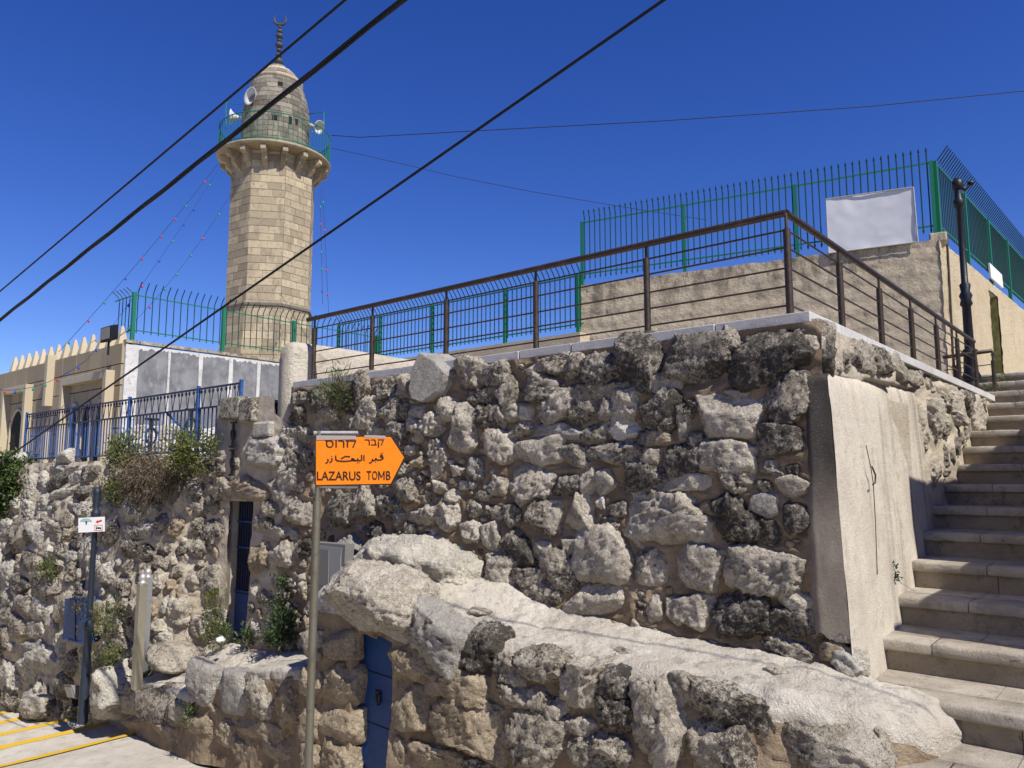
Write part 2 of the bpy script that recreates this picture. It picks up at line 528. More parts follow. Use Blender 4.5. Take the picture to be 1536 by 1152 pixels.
# ------------------------------------------------------------------ stones
_qs = {}
def quadsphere(n):
    if n in _qs:
        return _qs[n]
    vs = {}; V = []; Fs = []
    def vid(p):
        k = tuple(np.round(p, 5))
        if k not in vs:
            vs[k] = len(V); V.append(p)
        return vs[k]
    lin = np.tan(np.linspace(-math.pi / 4, math.pi / 4, n + 1))
    for ax in range(3):
        for sg in (-1, 1):
            g = [[None] * (n + 1) for _ in range(n + 1)]
            for i in range(n + 1):
                for j in range(n + 1):
                    p = np.zeros(3)
                    p[ax] = sg
                    p[(ax + 1) % 3] = lin[i] * sg
                    p[(ax + 2) % 3] = lin[j]
                    g[i][j] = vid(p)
            for i in range(n):
                for j in range(n):
                    Fs.append((g[i][j], g[i + 1][j], g[i + 1][j + 1], g[i][j + 1]))
    V = np.array(V)
    V /= np.linalg.norm(V, axis=1)[:, None]
    _qs[n] = (V, np.array(Fs))
    return _qs[n]
_sid = [0]
def stone(parent, mat, C, A, N, w, h, d, rot=0.0, k=None, rough=1.0, n=None, name='stone'):
    """one irregular stone: C centre, A horizontal axis, N outward axis; w,h,d metres"""
    _sid[0] += 1
    sd = _sid[0] * 7.31
    rs = np.random.RandomState(_sid[0] + 11)
    sz = max(w, h)
    rough = rough * rs.uniform(0.55, 1.2)
    if n is None:
        n = 20 if sz > 0.34 else (14 if sz > 0.2 else (9 if sz > 0.1 else 6))
    D, Fs = quadsphere(n)
    k = k if k is not None else rs.uniform(3.2, 6.0)
    r = (np.abs(D) ** k).sum(1) ** (-1.0 / k)
    Pn = D * r[:, None]
    low = fbm(D * 0.95 + sd, 2)
    Pn = Pn * (1 + 0.30 * rough * low)[:, None]
    # a couple of chipped planes
    for c in range(rs.randint(4, 10)):
        pn = rs.randn(3); pn[1] = abs(pn[1]) * 0.6
        pn /= np.linalg.norm(pn)
        off = rs.uniform(0.76, 1.0)
        dd = Pn @ pn - off
        Pn = Pn - np.clip(dd, 0, None)[:, None] * pn[None, :] * 0.95
    q = Pn * np.array([w / 2, d / 2, h / 2])
    nd = D.copy()
    amp = 0.055 * min(w, h) * rough
    f1 = fbm(q * (1.7 / min(w, h)) * 1.6 + sd * 1.7, 3)
    f2 = fbm(q * 30 + sd, 4, 0.65)
    rid = 1 - np.abs(fbm(q * 13 + sd * 0.3, 2)) * 2
    disp = amp * 1.8 * f1 + min(0.022, amp * 1.3) * f2 * 2.0 - min(0.014, amp * 0.5) * np.clip(rid - 0.55, 0, 1) * 2.2
    q = q + nd * disp[:, None]
    cr, sr = math.cos(R(rot)), math.sin(R(rot))
    x = q[:, 0] * cr - q[:, 2] * sr
    z = q[:, 0] * sr + q[:, 2] * cr
    A = np.asarray(A); N = np.asarray(N)
    V = x[:, None] * A + q[:, 1][:, None] * N + z[:, None] * U
    return npobj(name, V, Fs, mat, parent, True, Matrix.Translation(Vector(C)))

class Rubble:
    """a rubble wall face: surface q = Q(t,z) on a vertical sheet; keeps the stones laid so far"""
    def __init__(s, parent, Q, A, N, axis_a, axis_n, org, outward):
        s.p = parent; s.Q = Q; s.A = A; s.N = N
        s.aa = axis_a; s.an = axis_n; s.org = org; s.out = outward
        s.items = []
        s.grow = 1.42
        s.piece = 'stone'
    def pos(s, a, z, off=0.0):
        b = s.org + a * s.aa + (s.Q(a, z) + s.out * off) * s.an
        return np.array([b[0], b[1], z])
    def px(s, u, v):
        a, z = 0.0, 1.0
        q = s.Q(a, z)
        for _ in range(6):
            p = onplane(u, v, s.org + q * s.an, s.an)
            a = float(np.dot(p - s.org, s.aa)); z = float(p[2])
            q = float(s.Q(a, z))
        return a, z
    def lay_px(s, crop, lst, prot=1.0, rough=1.0, tone_shift=None):
        x0, y0, sc = crop
        for it in lst:
            cx, cy, w, h = it[:4]
            tone = it[4]
            rot = it[5] if len(it) > 5 else 0.0
            u, v = x0 + cx / sc, y0 + cy / sc
            a, z = s.px(u, v)
            a1, _ = s.px(u - w / sc / 2, v); a2, _ = s.px(u + w / sc / 2, v)
            _, z1 = s.px(u, v - h / sc / 2); _, z2 = s.px(u, v + h / sc / 2)
            s.lay(a, z, abs(a2 - a1), abs(z1 - z2), tone, rot, prot, rough)
    def lay(s, a, z, w, h, tone, rot=0.0, prot=1.0, rough=1.0, k=None):
        w *= s.grow; h *= s.grow
        m = {'l': 'st_light', 'm': 'st_mid', 'd': 'st_dark', 'b': 'st_brown', 's': 'st_smooth', 'w': 'st_white', 'p': 'st_pale'}[tone]
        mn = min(w, h)
        d = max(0.10, min(0.34, 0.9 * mn)) * prot
        pr = min(0.5 * d, 0.018 + 0.15 * mn * prot)
        c = s.pos(a, z, pr - d / 2)
        if rot == 0.0:
            rot = random.uniform(-7, 7)
        stone(s.p, M[m], c, s.A, s.N, w, h, d, rot, k, rough * (0.8 if tone in 'sw' else 1.0), None, s.piece)
        s.items.append((a, z, w / 2, h / 2))
    def fill(s, a0, a1, zlo, zhi, rmin, rmax, tones, tries=3000, gap=0.012, prot=1.0, aspect=(0.9, 1.6), inside=None, maxn=999, rough=1.0):
        n = 0
        for i in range(tries):
            if n >= maxn: break
            a = random.uniform(a0, a1)
            lo, hi = zlo(a), zhi(a)
            if hi - lo < 0.05: continue
            z = random.uniform(lo, hi)
            f = (1 - i / tries) ** 1.5
            r = rmin + (rmax - rmin) * f * random.uniform(0.6, 1.0)
            asp = random.uniform(*aspect)
            rx, rz = r * math.sqrt(asp), r / math.sqrt(asp)
            if z - rz * 0.7 < lo or z + rz * 0.8 > hi or a - rx < a0 or a + rx > a1: continue
            if inside and not inside(a, z): continue
            ok = True
            for (b, y, bx, bz) in s.items:
                dx = abs(a - b); dz = abs(z - y)
                if dx < rx + bx and dz < rz + bz:
                    if ((dx / (rx + bx + gap)) ** 2.6 + (dz / (rz + bz + gap)) ** 2.6) < 1.0:
                        ok = False; break
            if ok:
                s.lay(a, z, 2 * rx, 2 * rz, random.choice(tones), random.uniform(-14, 14), prot, rough)
                n += 1
        return n
    def core(s, name, a0, a1, zlo, zhi, mat, step=0.025, amp=0.02, fillet=0.03, back=0.5, hole=None, recess=0.015):
        """the mortar bed as a fine relief, banked up round every stone"""
        na = max(2, int((a1 - a0) / step)); nz = 0
        As = np.linspace(a0, a1, na + 1)
        zl = np.array([zlo(a) for a in As]); zh = np.array([zhi(a) for a in As])
        nz = max(2, int((zh.max() - zl.min()) / step))
        T = np.linspace(0, 1, nz + 1)
        A2 = np.repeat(As[:, None], nz + 1, 1)
        Z2 = zl[:, None] + (zh - zl)[:, None] * T[None, :]
        off = np.full(A2.shape, -recess)
        best = np.full(A2.shape, 9.0)
        for (a, z, rx, rz) in s.items:
            i0 = np.searchsorted(As, a - rx * 2.2 - 0.05); i1 = np.searchsorted(As, a + rx * 2.2 + 0.05)
            if i1 <= i0: continue
            da = np.abs(A2[i0:i1] - a) / rx; dz = np.abs(Z2[i0:i1] - z) / rz
            best[i0:i1] = np.minimum(best[i0:i1], (da ** 2.6 + dz ** 2.6) ** (1 / 2.6))
        off += fillet * np.exp(-np.abs(best - 1.0) * np.where(best < 1, 5.0, 3.0)) - 0.03 * np.clip(0.9 - best, 0, 0.5)
        Q2 = np.vectorize(s.Q)(A2, Z2)
        W0 = s.org[None, None, :2] + A2[..., None] * s.aa[:2] + Q2[..., None] * s.an[:2]
        pts = np.dstack([W0, Z2])
        off += amp * fbm(pts * 3.2, 4) * 1.6 + amp * 0.5 * fbm(pts * 14, 3)
        pts[..., :2] += (s.out * off)[..., None] * s.an[:2]
        V = pts.reshape(-1, 3)
        I = np.arange((na + 1) * (nz + 1)).reshape(na + 1, nz + 1)
        Fs = np.stack([I[:-1, :-1], I[1:, :-1], I[1:, 1:], I[:-1, 1:]], -1).reshape(-1, 4)
        if hole:
            cen = np.stack([(A2[:-1, :-1] + A2[1:, 1:]) / 2, (Z2[:-1, :-1] + Z2[1:, 1:]) / 2], -1).reshape(-1, 2)
            keep = np.array([not hole(a, z) for a, z in cen])
            Fs = Fs[keep]
        return npobj(name, V, Fs, mat, s.p)

# ================================================================== THE SETTING
def ip(t, xs, ys):
    return float(np.interp(t, xs, ys))
# ---- ground far below, out to the horizon
g = MB(); g.add([(-900, -900, -7), (900, -900, -7), (900, 900, -7), (-900, 900, -7)], [(0, 1, 2, 3)])
tag(g.build('ground', M['earth']), kind='structure')
# ---- street: sloping paving, then broad steps down to the left with yellow edges
st = MB()
EDGE = [8.87, 10.38, 11.65, 13.09, 14.45, 15.85, 17.25]
def sheet(mb, t0, t1, z0, z1, q0, q1):
    mb.add([P(t0, q0, z0), P(t0, q1, z0), P(t1, q1, z1), P(t1, q0, z1)], [(0, 1, 2, 3)])
sheet(st, -9, EDGE[0], street_z(-1.5), street_z(EDGE[0]), -14, 0.4)
for i in range(len(EDGE) - 1):
    z = street_z(EDGE[i + 1])
    sheet(st, EDGE[i], EDGE[i + 1], z + 0.03, z, -14, 0.6)
    st.add([P(EDGE[i], -14, street_z(EDGE[i])), P(EDGE[i], 0.6, street_z(EDGE[i])), P(EDGE[i], 0.6, z + 0.03), P(EDGE[i], -14, z + 0.03)], [(0, 1, 2, 3)])
sheet(st, EDGE[-1], 60, street_z(EDGE[-1]) - 0.2, street_z(EDGE[-1]) - 5, -14, 3)
street = tag(st.build('street', M['street']), kind='structure')
for i, e in enumerate(EDGE[:-1]):
    zz = street_z(e)
    qe = ip(e, [8.4, 9.2, 10.3, 11.6, 13.1, 17], [-0.9, -0.7, -0.5, -0.3, -0.05, 0.25])
    slope = (street_z(e) - street_z(e - 1.3) - (0 if i == 0 else 0.17)) if i == 0 else -0.03 / 1.4
    n = 40
    qs = np.linspace(-13, qe, n)
    V = []; 
    rng = np.random.RandomState(i)
    for q in qs:
        w0 = 0.19 + 0.016 * rng.randn()
        V += [P(e - w0, q, zz + 0.004 + (0.145 if i == 0 else 0.021) * w0), P(e - 0.005 + 0.004 * rng.randn(), q, zz + 0.004)]
    Fs = [(2 * k, 2 * k + 1, 2 * k + 3, 2 * k + 2) for k in range(n - 1)]
    npobj('yellow_line', V, Fs, M['yellow'], street, False)

# ---- terrace and yard fills
tb = MB()
tb.box(P(3.35, 5.6, 0.5), L * 3.25, S * 5.45, U * 2.55)
tag(tb.build('terrace', M['earth']), kind='structure')
yb = MB()
yb.box(P(13.5, 6.1, -0.4), L * 6.6, S * 6.0, U * 2.58)
tag(yb.build('yard', M['earth']), kind='structure')
up = MB()
up.box(P(-2.2, 16.0, 2.2), L * 3.4, S * 6.3, U * 1.46)
tag(up.build('upper_path', M['street']), kind='structure')

# ---- stone stairs
stairs = thing('stone_stairs', P(-2.3, -0.7, 0.0), 'worn limestone stairs climbing beside the plastered wall to the upper house', 'stairs')
NQ = [-1.36, -0.67, 0.05, 0.78, 1.48, 2.16, 2.85, 3.5, 4.15, 4.8, 5.42, 6.05, 6.7, 7.33, 7.95, 8.75, 9.6]
Z0 = 0.451
rs = np.random.RandomState(5)
def slab(name, t0, t1, q0, q1, z0, z1, mat, parent, bev=0.018):
    """a stone slab with a softened, slightly uneven arris"""
    n = max(3, int(abs(t1 - t0) / 0.07))
    ts = np.linspace(t0, t1, n + 1)
    prof = [(q1, z0), (q0 + 0.004, z0), (q0, z0 + bev * 0.6), (q0, z1 - bev * 1.3), (q0 + bev * 0.35, z1 - bev * 0.4), (q0 + bev * 1.3, z1), (q0 + 0.5 * (q1 - q0), z1), (q1, z1)]
    V = []
    sd = rs.rand() * 50
    for i, t in enumerate(ts):
        e = 0.0 if 0 < i < n else 0.006
        for k, (q, z) in enumerate(prof):
            j = fbm(np.array([[t * 9 + sd, k * 3.1, sd]]), 2)[0] * (0.007 if 1 < k < 6 else 0.002)
            V.append(P(t, q + j + (e if k < 6 and k > 0 else 0), z + (j if k > 2 else 0) - (e if k > 4 else 0)))
    m = len(prof)
    Fs = []
    for i in range(n):
        for k in range(m):
            k2 = (k + 1) % m
            Fs.append((i * m + k, i * m + k2, (i + 1) * m + k2, (i + 1) * m + k))
    o = npobj(name, V, Fs, mat, parent, True)
    return o
for n in range(-2, 15):
    i = n + 2
    q0 = NQ[i]; z = Z0 + 0.23 * n
    q1 = NQ[i + 1] if i + 1 < len(NQ) else q0 + 0.9
    tl = 0.02 if n < 11 else (0.32 if n < 14 else 0.7)
    if n < 0: tl = -0.35
    t = tl
    first = True
    while t > -2.58:
        w = rs.uniform(0.75, 1.25) * (0.6 if first else 1)
        first = False
        t2 = max(-2.62, t - w)
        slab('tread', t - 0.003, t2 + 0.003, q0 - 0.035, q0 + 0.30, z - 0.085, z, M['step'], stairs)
        t = t2
    t = tl
    while t > -2.58:                      # infill slabs of the tread behind the nosing
        w = rs.uniform(0.7, 1.2)
        t2 = max(-2.62, t - w)
        boxpart('tread', P((t + t2) / 2, (q0 + 0.303 + q1 + 0.06) / 2, z - 0.048), L * (abs(t - t2) / 2 - 0.003), S * ((q1 + 0.06 - q0 - 0.303) / 2), U * 0.045, M['step'], stairs)
        t = t2
    t = tl
    while t > -2.58:
        w = rs.uniform(0.8, 1.3)
        t2 = max(-2.62, t - w)
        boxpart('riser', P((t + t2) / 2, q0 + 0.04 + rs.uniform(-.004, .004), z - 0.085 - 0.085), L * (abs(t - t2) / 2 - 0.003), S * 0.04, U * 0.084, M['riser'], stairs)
        t = t2
cb = MB()
for n in range(-2, 15):
    i = n + 2
    q1 = NQ[i + 1] if i + 1 < len(NQ) else NQ[i] + 0.9
    z = Z0 + 0.23 * n - 0.096
    cb.box(P(-1.25, (NQ[i] + 0.085 + 10.4) / 2, z - 0.12), L * 1.36, S * ((10.4 - NQ[i] - 0.085) / 2), U * 0.115)
cb.build('stair_bed', M['mortar_pale'], stairs)

# ================================================================== RETAINING WALL (front face, corner plaster, stair face)
ZB_T = [-0.35, 0.0, 0.64, 1.45, 2.13, 3.17, 3.45, 4.03, 4.5, 4.75, 5.2, 6.8]
ZB_Z = [0.40, 0.55, 0.58, 0.63, 0.68, 0.95, 1.2, 1.28, 1.1, 0.1, -0.1, -0.3]
def zback(t): return ip(t, ZB_T, ZB_Z)
wall = thing('retaining_wall', P(3.0, 0, 0.3), 'tall rough rubble terrace wall with plastered corner and pale coping under the brown handrail', 'wall')
def Q1(t, z):
    return -0.11 * max(0.0, 3.05 - z) / 2.5 + 0.03 * math.sin(t * 1.7 + 0.5) * math.sin(z * 2.1)
W1 = Rubble(wall, Q1, -L, -S, L, S, K, -1)
cA = (980, 480, 5.908); cB = (980, 670, 5.908); cC = (980, 830, 4.8); cD = (730, 500, 5.908); cE = (730, 680, 5.908)
cF = (420, 520, 4.8); cG = (560, 620, 7.68); cH = (420, 700, 4.8)
W1.lay_px(cA, [(390, 370, 540, 370, 'd', -4), (640, 220, 240, 240, 'm', -20), (1080, 310, 620, 390, 'd', 4), (1400, 215, 150, 130, 'l'),
    (100, 560, 240, 160, 'l', 8), (60, 840, 320, 350, 'd'), (270, 890, 105, 250, 'm'), (620, 860, 490, 300, 'l', -6), (350, 780, 150, 140, 'd'),
    (1180, 700, 350, 400, 'm'), (1140, 1035, 400, 250, 'd'), (750, 650, 170, 80, 's'), (60, 1060, 220, 110, 'b'), (380, 1070, 120, 130, 'm')], 1.05, 0.72)
W1.lay_px(cB, [(265, 90, 250, 270, 'd'), (640, 50, 365, 250, 'l', -3), (870, 90, 105, 150, 'd'), (1040, 190, 190, 110, 'd'), (1240, 200, 120, 90, 'd'),
    (320, 315, 380, 150, 'l', 4), (740, 280, 290, 235, 'm', -8), (990, 345, 120, 95, 'd'), (1240, 360, 250, 170, 'l', -8), (118, 617, 610, 390, 'l', -2),
    (500, 530, 130, 120, 'b'), (485, 740, 42, 120, 'w'), (350, 760, 120, 100, 'm'), (770, 680, 330, 400, 'd', 25), (980, 520, 230, 170, 's'),
    (1290, 640, 200, 235, 'd'), (1040, 770, 150, 190, 'd')], 0.95, 0.72)
W1.lay_px(cC, [(325, 120, 310, 290, 'l'), (570, 130, 125, 190, 'l'), (870, 140, 430, 265, 'l', -4), (620, 440, 350, 310, 'd'), (290, 430, 225, 220, 'l'),
    (150, 400, 100, 160, 'l'), (20, 390, 95, 190, 'l'), (1040, 345, 300, 140, 'l', -8), (1050, 520, 320, 180, 'd', 4), (960, 680, 340, 130, 'm', -8),
    (900, 830, 165, 70, 'm'), (1080, 860, 160, 70, 'm'), (1340, 580, 130, 110, 'w'), (1400, 800, 170, 150, 'p'), (860, 490, 45, 60, 'w'), (1290, 700, 200, 150, 'b')], 0.9, 0.72)
W1.lay_px(cD, [(620, 270, 255, 175, 'm'), (790, 290, 125, 190, 'm'), (1010, 310, 340, 290, 'd', 4), (1385, 270, 355, 390, 'd'), (110, 350, 240, 185, 'm', -8),
    (180, 520, 205, 235, 'm'), (420, 325, 130, 85, 'l'), (480, 480, 335, 255, 'm'), (830, 540, 255, 155, 'm'), (1110, 505, 315, 120, 'm', 3), (1360, 505, 150, 85, 's'),
    (590, 680, 255, 235, 'l'), (830, 690, 235, 195, 'm'), (1070, 680, 165, 215, 'd'), (1245, 650, 185, 255, 'l'), (80, 770, 175, 215, 'm'), (230, 700, 150, 160, 'm'),
    (350, 690, 125, 125, 'l'), (660, 880, 385, 130, 's', -3), (980, 880, 215, 135, 'm'), (1230, 860, 245, 150, 'w', -8), (320, 850, 185, 125, 'm'), (1400, 940, 115, 105, 'd'),
    (150, 1000, 215, 290, 'l', 18), (460, 1060, 345, 185, 'l'), (780, 1070, 265, 195, 'm'), (1140, 1050, 405, 205, 'm'), (1460, 1080, 175, 170, 'l')], 1.05, 0.72)
W1.lay_px(cE, [(95, 290, 175, 155, 'm'), (390, 280, 325, 295, 'l', -2), (700, 290, 205, 195, 'd'), (900, 260, 125, 225, 'l'), (1040, 250, 155, 225, 'l'), (1400, 230, 355, 255, 'd'),
    (80, 530, 135, 115, 'm'), (240, 560, 125, 185, 'd'), (510, 590, 285, 285, 'm'), (830, 540, 235, 270, 'l'), (1010, 445, 85, 85, 'w'), (1170, 500, 150, 140, 'd'),
    (1110, 620, 135, 105, 'd'), (50, 730, 125, 220, 'l'), (280, 850, 190, 330, 'd', 35), (740, 820, 125, 115, 'l'), (620, 1010, 325, 275, 'm', -12), (1030, 870, 400, 420, 'l'),
    (130, 1030, 270, 290, 'l'), (500, 850, 140, 110, 'l'), (1330, 750, 70, 165, 'l', 30), (1435, 1000, 270, 310, 'l'), (380, 1110, 240, 140, 'm'),
    (975, 1282, 450, 245, 'l'), (495, 1235, 300, 185, 'm')], 0.95, 0.72)
W1.lay_px(cF, [(1400, 200, 175, 175, 'm'), (1450, 360, 145, 115, 'm'), (1240, 460, 150, 170, 'l'), (1000, 460, 125, 85, 'l'), (970, 560, 75, 115, 'l'), (1110, 570, 145, 155, 'l'),
    (1310, 610, 190, 270, 'l'), (770, 310, 155, 105, 'm', 8), (920, 270, 105, 155, 'm'), (800, 450, 145, 185, 'm'), (640, 480, 145, 195, 'l'), (890, 430, 58, 105, 'm'),
    (600, 300, 95, 170, 'm'), (150, 370, 88, 95, 'm'), (265, 380, 115, 125, 'd'), (130, 490, 125, 115, 'd'), (350, 540, 175, 145, 'm'), (520, 540, 78, 88, 'm'), (860, 620, 135, 145, 'd'),
    (690, 600, 105, 65, 'l'), (80, 620, 95, 125, 'l'), (190, 640, 85, 125, 'm'), (90, 760, 105, 115, 'l'), (180, 800, 85, 115, 'm'), (70, 930, 95, 175, 'l'), (1480, 500, 145, 135, 'm')], 1.25, 1.15)
W1.lay_px(cG, [(520, 270, 110, 130, 'l'), (740, 530, 170, 340, 'l'), (540, 560, 170, 125, 'b'), (960, 660, 105, 115, 'l'), (1190, 660, 145, 235, 's'), (1430, 840, 215, 175, 'm'),
    (770, 850, 125, 135, 'l'), (400, 890, 190, 240, 'm'), (920, 940, 135, 155, 'l'), (1150, 830, 60, 70, 'l'), (180, 1060, 175, 190, 'm'), (560, 1000, 150, 90, 'b'), (900, 1100, 165, 130, 'l'),
    (1270, 950, 145, 95, 'm'), (370, 620, 125, 115, 'm')], 1.3, 1.15)
W1.lay_px(cH, [(140, 330, 190, 175, 'm'), (420, 330, 210, 220, 'd'), (600, 250, 150, 190, 'm'), (780, 280, 150, 140, 'm'), (1050, 340, 190, 125, 'l'), (1230, 350, 135, 210, 'l'),
    (690, 440, 125, 105, 'd'), (500, 560, 145, 155, 's'), (860, 360, 68, 105, 's'), (1370, 480, 125, 155, 'l'), (1400, 310, 95, 85, 'm'), (50, 640, 110, 170, 'l'), (30, 470, 75, 65, 'l')], 1.2, 1.1)
W1.fill(0.06, 6.6, lambda a: zback(a) + 0.02, lambda a: 3.02, 0.025, 0.085, 'llmmmdb', 2600, 0.012, 0.9, maxn=85)
W1.fill(4.6, 6.6, lambda a: zback(a), lambda a: 1.6, 0.03, 0.12, 'mmdbl', 900, 0.02, 1.0, maxn=30)
W1.grow = 1.15
W1.piece = 'chink_stone'
W1.fill(0.06, 6.6, lambda a: zback(a) + 0.02, lambda a: 3.02, 0.014, 0.045, 'llmmdb', 9000, -0.004, 0.8, maxn=150)
W1.core('mortar_bed', -0.12, 6.66, lambda a: zback(a) - 0.25, lambda a: 3.06, M['mortar'], 0.022, 0.026, 0.03)
# slanting dressed slab set into the top of the wall
a, z = W1.px(650, 572)
m = MB()
def w1p(u, v, off):
    a, z = W1.px(u, v)
    return W1.pos(a, z, off)
outl = [(641, 530), (665, 545), (679, 560), (678, 572), (668, 590), (645, 605), (629, 600), (625, 585), (630, 556)]
m.prism([w1p(u, v, 0.13) for u, v in outl], S * 0.42 + U * 0.02 + -L * 0.10)
m.build('dressed_slab', M['st_smooth'], wall, None, 0.015)
# coping slabs
jt = [-0.035] + [W1.px(u, 500)[0] for u in (1072, 946, 855, 776)]
while jt[-1] < 6.2: jt.append(jt[-1] + 0.62 + random.uniform(-0.06, 0.06))
jt[-1] = 6.66
slab_t = [3.62, 4.28]
for a, b in zip(jt[:-1], jt[1:]):
    boxpart('coping_slab', P((a + b) / 2, 0.195 + random.uniform(-.004, .004), ZC - 0.043 + random.uniform(-.003, .003)), L * ((b - a) / 2 - 0.004), S * 0.19, U * 0.043, M['coping'], wall, 0.006)
m = MB(); m.box(P(3.32, 0.16, 3.03), L * 3.30, S * 0.15, U * 0.035); m.build('coping_bed', M['mortar_pale'], wall)
# stair-side face: rubble above and beyond the plaster
def T1(q, z):
    if q < 3.3 and z < 2.64 + 0.06 * q: return 0.12
    return -0.015 - 0.10 * max(0.0, 3.05 - z) / 2.5 + (-0.05 if q < 2.0 else 0.02) + 0.02 * math.sin(q * 2.3)
WR = Rubble(wall, T1, S, -L, S, L, K, -1)
WR.grow = 1.15
def stair_z(q): return Z0 + 0.23 * ((q - 0.05) / 0.665)
WR.lay_px((1180, 460, 3.388), [(200, 130, 110, 100, 'm'), (375, 250, 105, 150, 'm'), (470, 280, 70, 140, 'm'), (560, 310, 80, 130, 'm'), (640, 350, 80, 110, 'm'),
    (740, 560, 60, 200, 'l'), (800, 620, 55, 130, 'm'), (860, 520, 55, 190, 'l'), (910, 470, 40, 140, 'd'), (955, 560, 50, 200, 'l'), (800, 480, 60, 120, 'm')], 0.9)
WR.fill(0.15, 7.7, lambda q: max(2.72 + 0.06 * q if q < 3.4 else 0, stair_z(q) + 0.02), lambda q: 3.05, 0.04, 0.16, 'lmmld', 1600, 0.012, 0.8, (0.5, 1.2), maxn=70)
WR.core('mortar_bed', 0.0, 7.9, lambda q: 0.2 + stair_z(q) * 0.6, lambda q: 3.06, M['mortar_pale'], 0.035, 0.02, 0.03)
nq = 11
for k in range(nq):
    a, b = 0.005 + k * 7.95 / nq - (0.04 if k == 0 else 0), 0.005 + (k + 1) * 7.95 / nq
    boxpart('coping_slab', P(0.155, (a + b) / 2 + (0.36 if k == 0 else 0) * 0, ZC - 0.0425 + 0.0), L * (0.19 if k else 0.0005 + 0.19), S * ((b - a) / 2 - 0.004), U * 0.0425, M['coping'], wall, 0.006) if k else boxpart('coping_slab', P(0.155, (0.345 + b) / 2, ZC - 0.0425), L * 0.19, S * ((b - 0.345) / 2 - 0.004), U * 0.0425, M['coping'], wall, 0.006)
# plaster: sheet on the stair side, blackened strip on the street side of the corner
def Tp(z, q=0.0): return -0.165 - 0.095 * (2.67 - z) / 2.1 + 0.055 * max(0.0, q)
nn, mm = 70, 60
V = []
for i in range(nn + 1):
    q = -0.05 + (3.35 + 0.05) * i / nn
    ztop = 2.66 + 0.20 * max(0, q) / 3.35 + 0.004 * math.sin(q * 7) + (-0.03 if q < 0.06 else 0)
    zbot = max(0.30, stair_z(q) - 0.45)
    for j in range(mm + 1):
        f = j / mm
        z = zbot + (ztop - zbot) * f
        if i == 0: q = -0.073 - 0.055 * (2.66 - z) / 1.8
        qq = q + (0.14 * fbm(np.array([[z * 3.0, 3.3, 0.4]]), 3)[0] if (i > nn - 6 and z < 1.75) else 0)
        V.append(P(Tp(z, q) - 0.012 * fbm(np.array([[q * 2, z * 2, 1.0]]), 3)[0] + (0.05 * (f ** 40)) + (0.14 if i == nn else 0), qq, z))
I = np.arange((nn + 1) * (mm + 1)).reshape(nn + 1, mm + 1)
Fs = np.stack([I[:-1, :-1], I[1:, :-1], I[1:, 1:], I[:-1, 1:]], -1).reshape(-1, 4)
tag(npobj('plaster_panel', V, Fs, M['plaster'], wall), 'pale rain-streaked plaster sheet on the stair side')
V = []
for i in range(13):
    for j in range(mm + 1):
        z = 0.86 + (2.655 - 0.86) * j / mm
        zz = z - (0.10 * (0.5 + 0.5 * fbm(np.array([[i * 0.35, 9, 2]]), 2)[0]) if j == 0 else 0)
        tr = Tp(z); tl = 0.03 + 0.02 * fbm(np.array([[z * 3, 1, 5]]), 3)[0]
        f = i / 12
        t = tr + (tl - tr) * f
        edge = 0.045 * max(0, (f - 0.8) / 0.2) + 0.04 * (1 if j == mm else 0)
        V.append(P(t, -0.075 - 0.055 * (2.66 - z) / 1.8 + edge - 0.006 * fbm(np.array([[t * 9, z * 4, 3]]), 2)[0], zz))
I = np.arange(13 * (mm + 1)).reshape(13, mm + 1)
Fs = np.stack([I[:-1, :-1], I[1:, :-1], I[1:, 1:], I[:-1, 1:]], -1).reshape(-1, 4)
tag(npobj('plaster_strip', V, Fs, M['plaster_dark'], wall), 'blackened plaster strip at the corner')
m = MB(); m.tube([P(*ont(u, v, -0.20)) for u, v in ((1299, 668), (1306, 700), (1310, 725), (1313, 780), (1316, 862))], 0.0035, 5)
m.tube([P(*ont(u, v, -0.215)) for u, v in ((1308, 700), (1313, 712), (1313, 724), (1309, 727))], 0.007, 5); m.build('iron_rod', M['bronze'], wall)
m = MB(); m.box(P(-0.03, 1.3, 1.6), L * 0.03, S * 1.30, U * 1.02); m.build('wall_fill', M['mortar_pale'], wall)

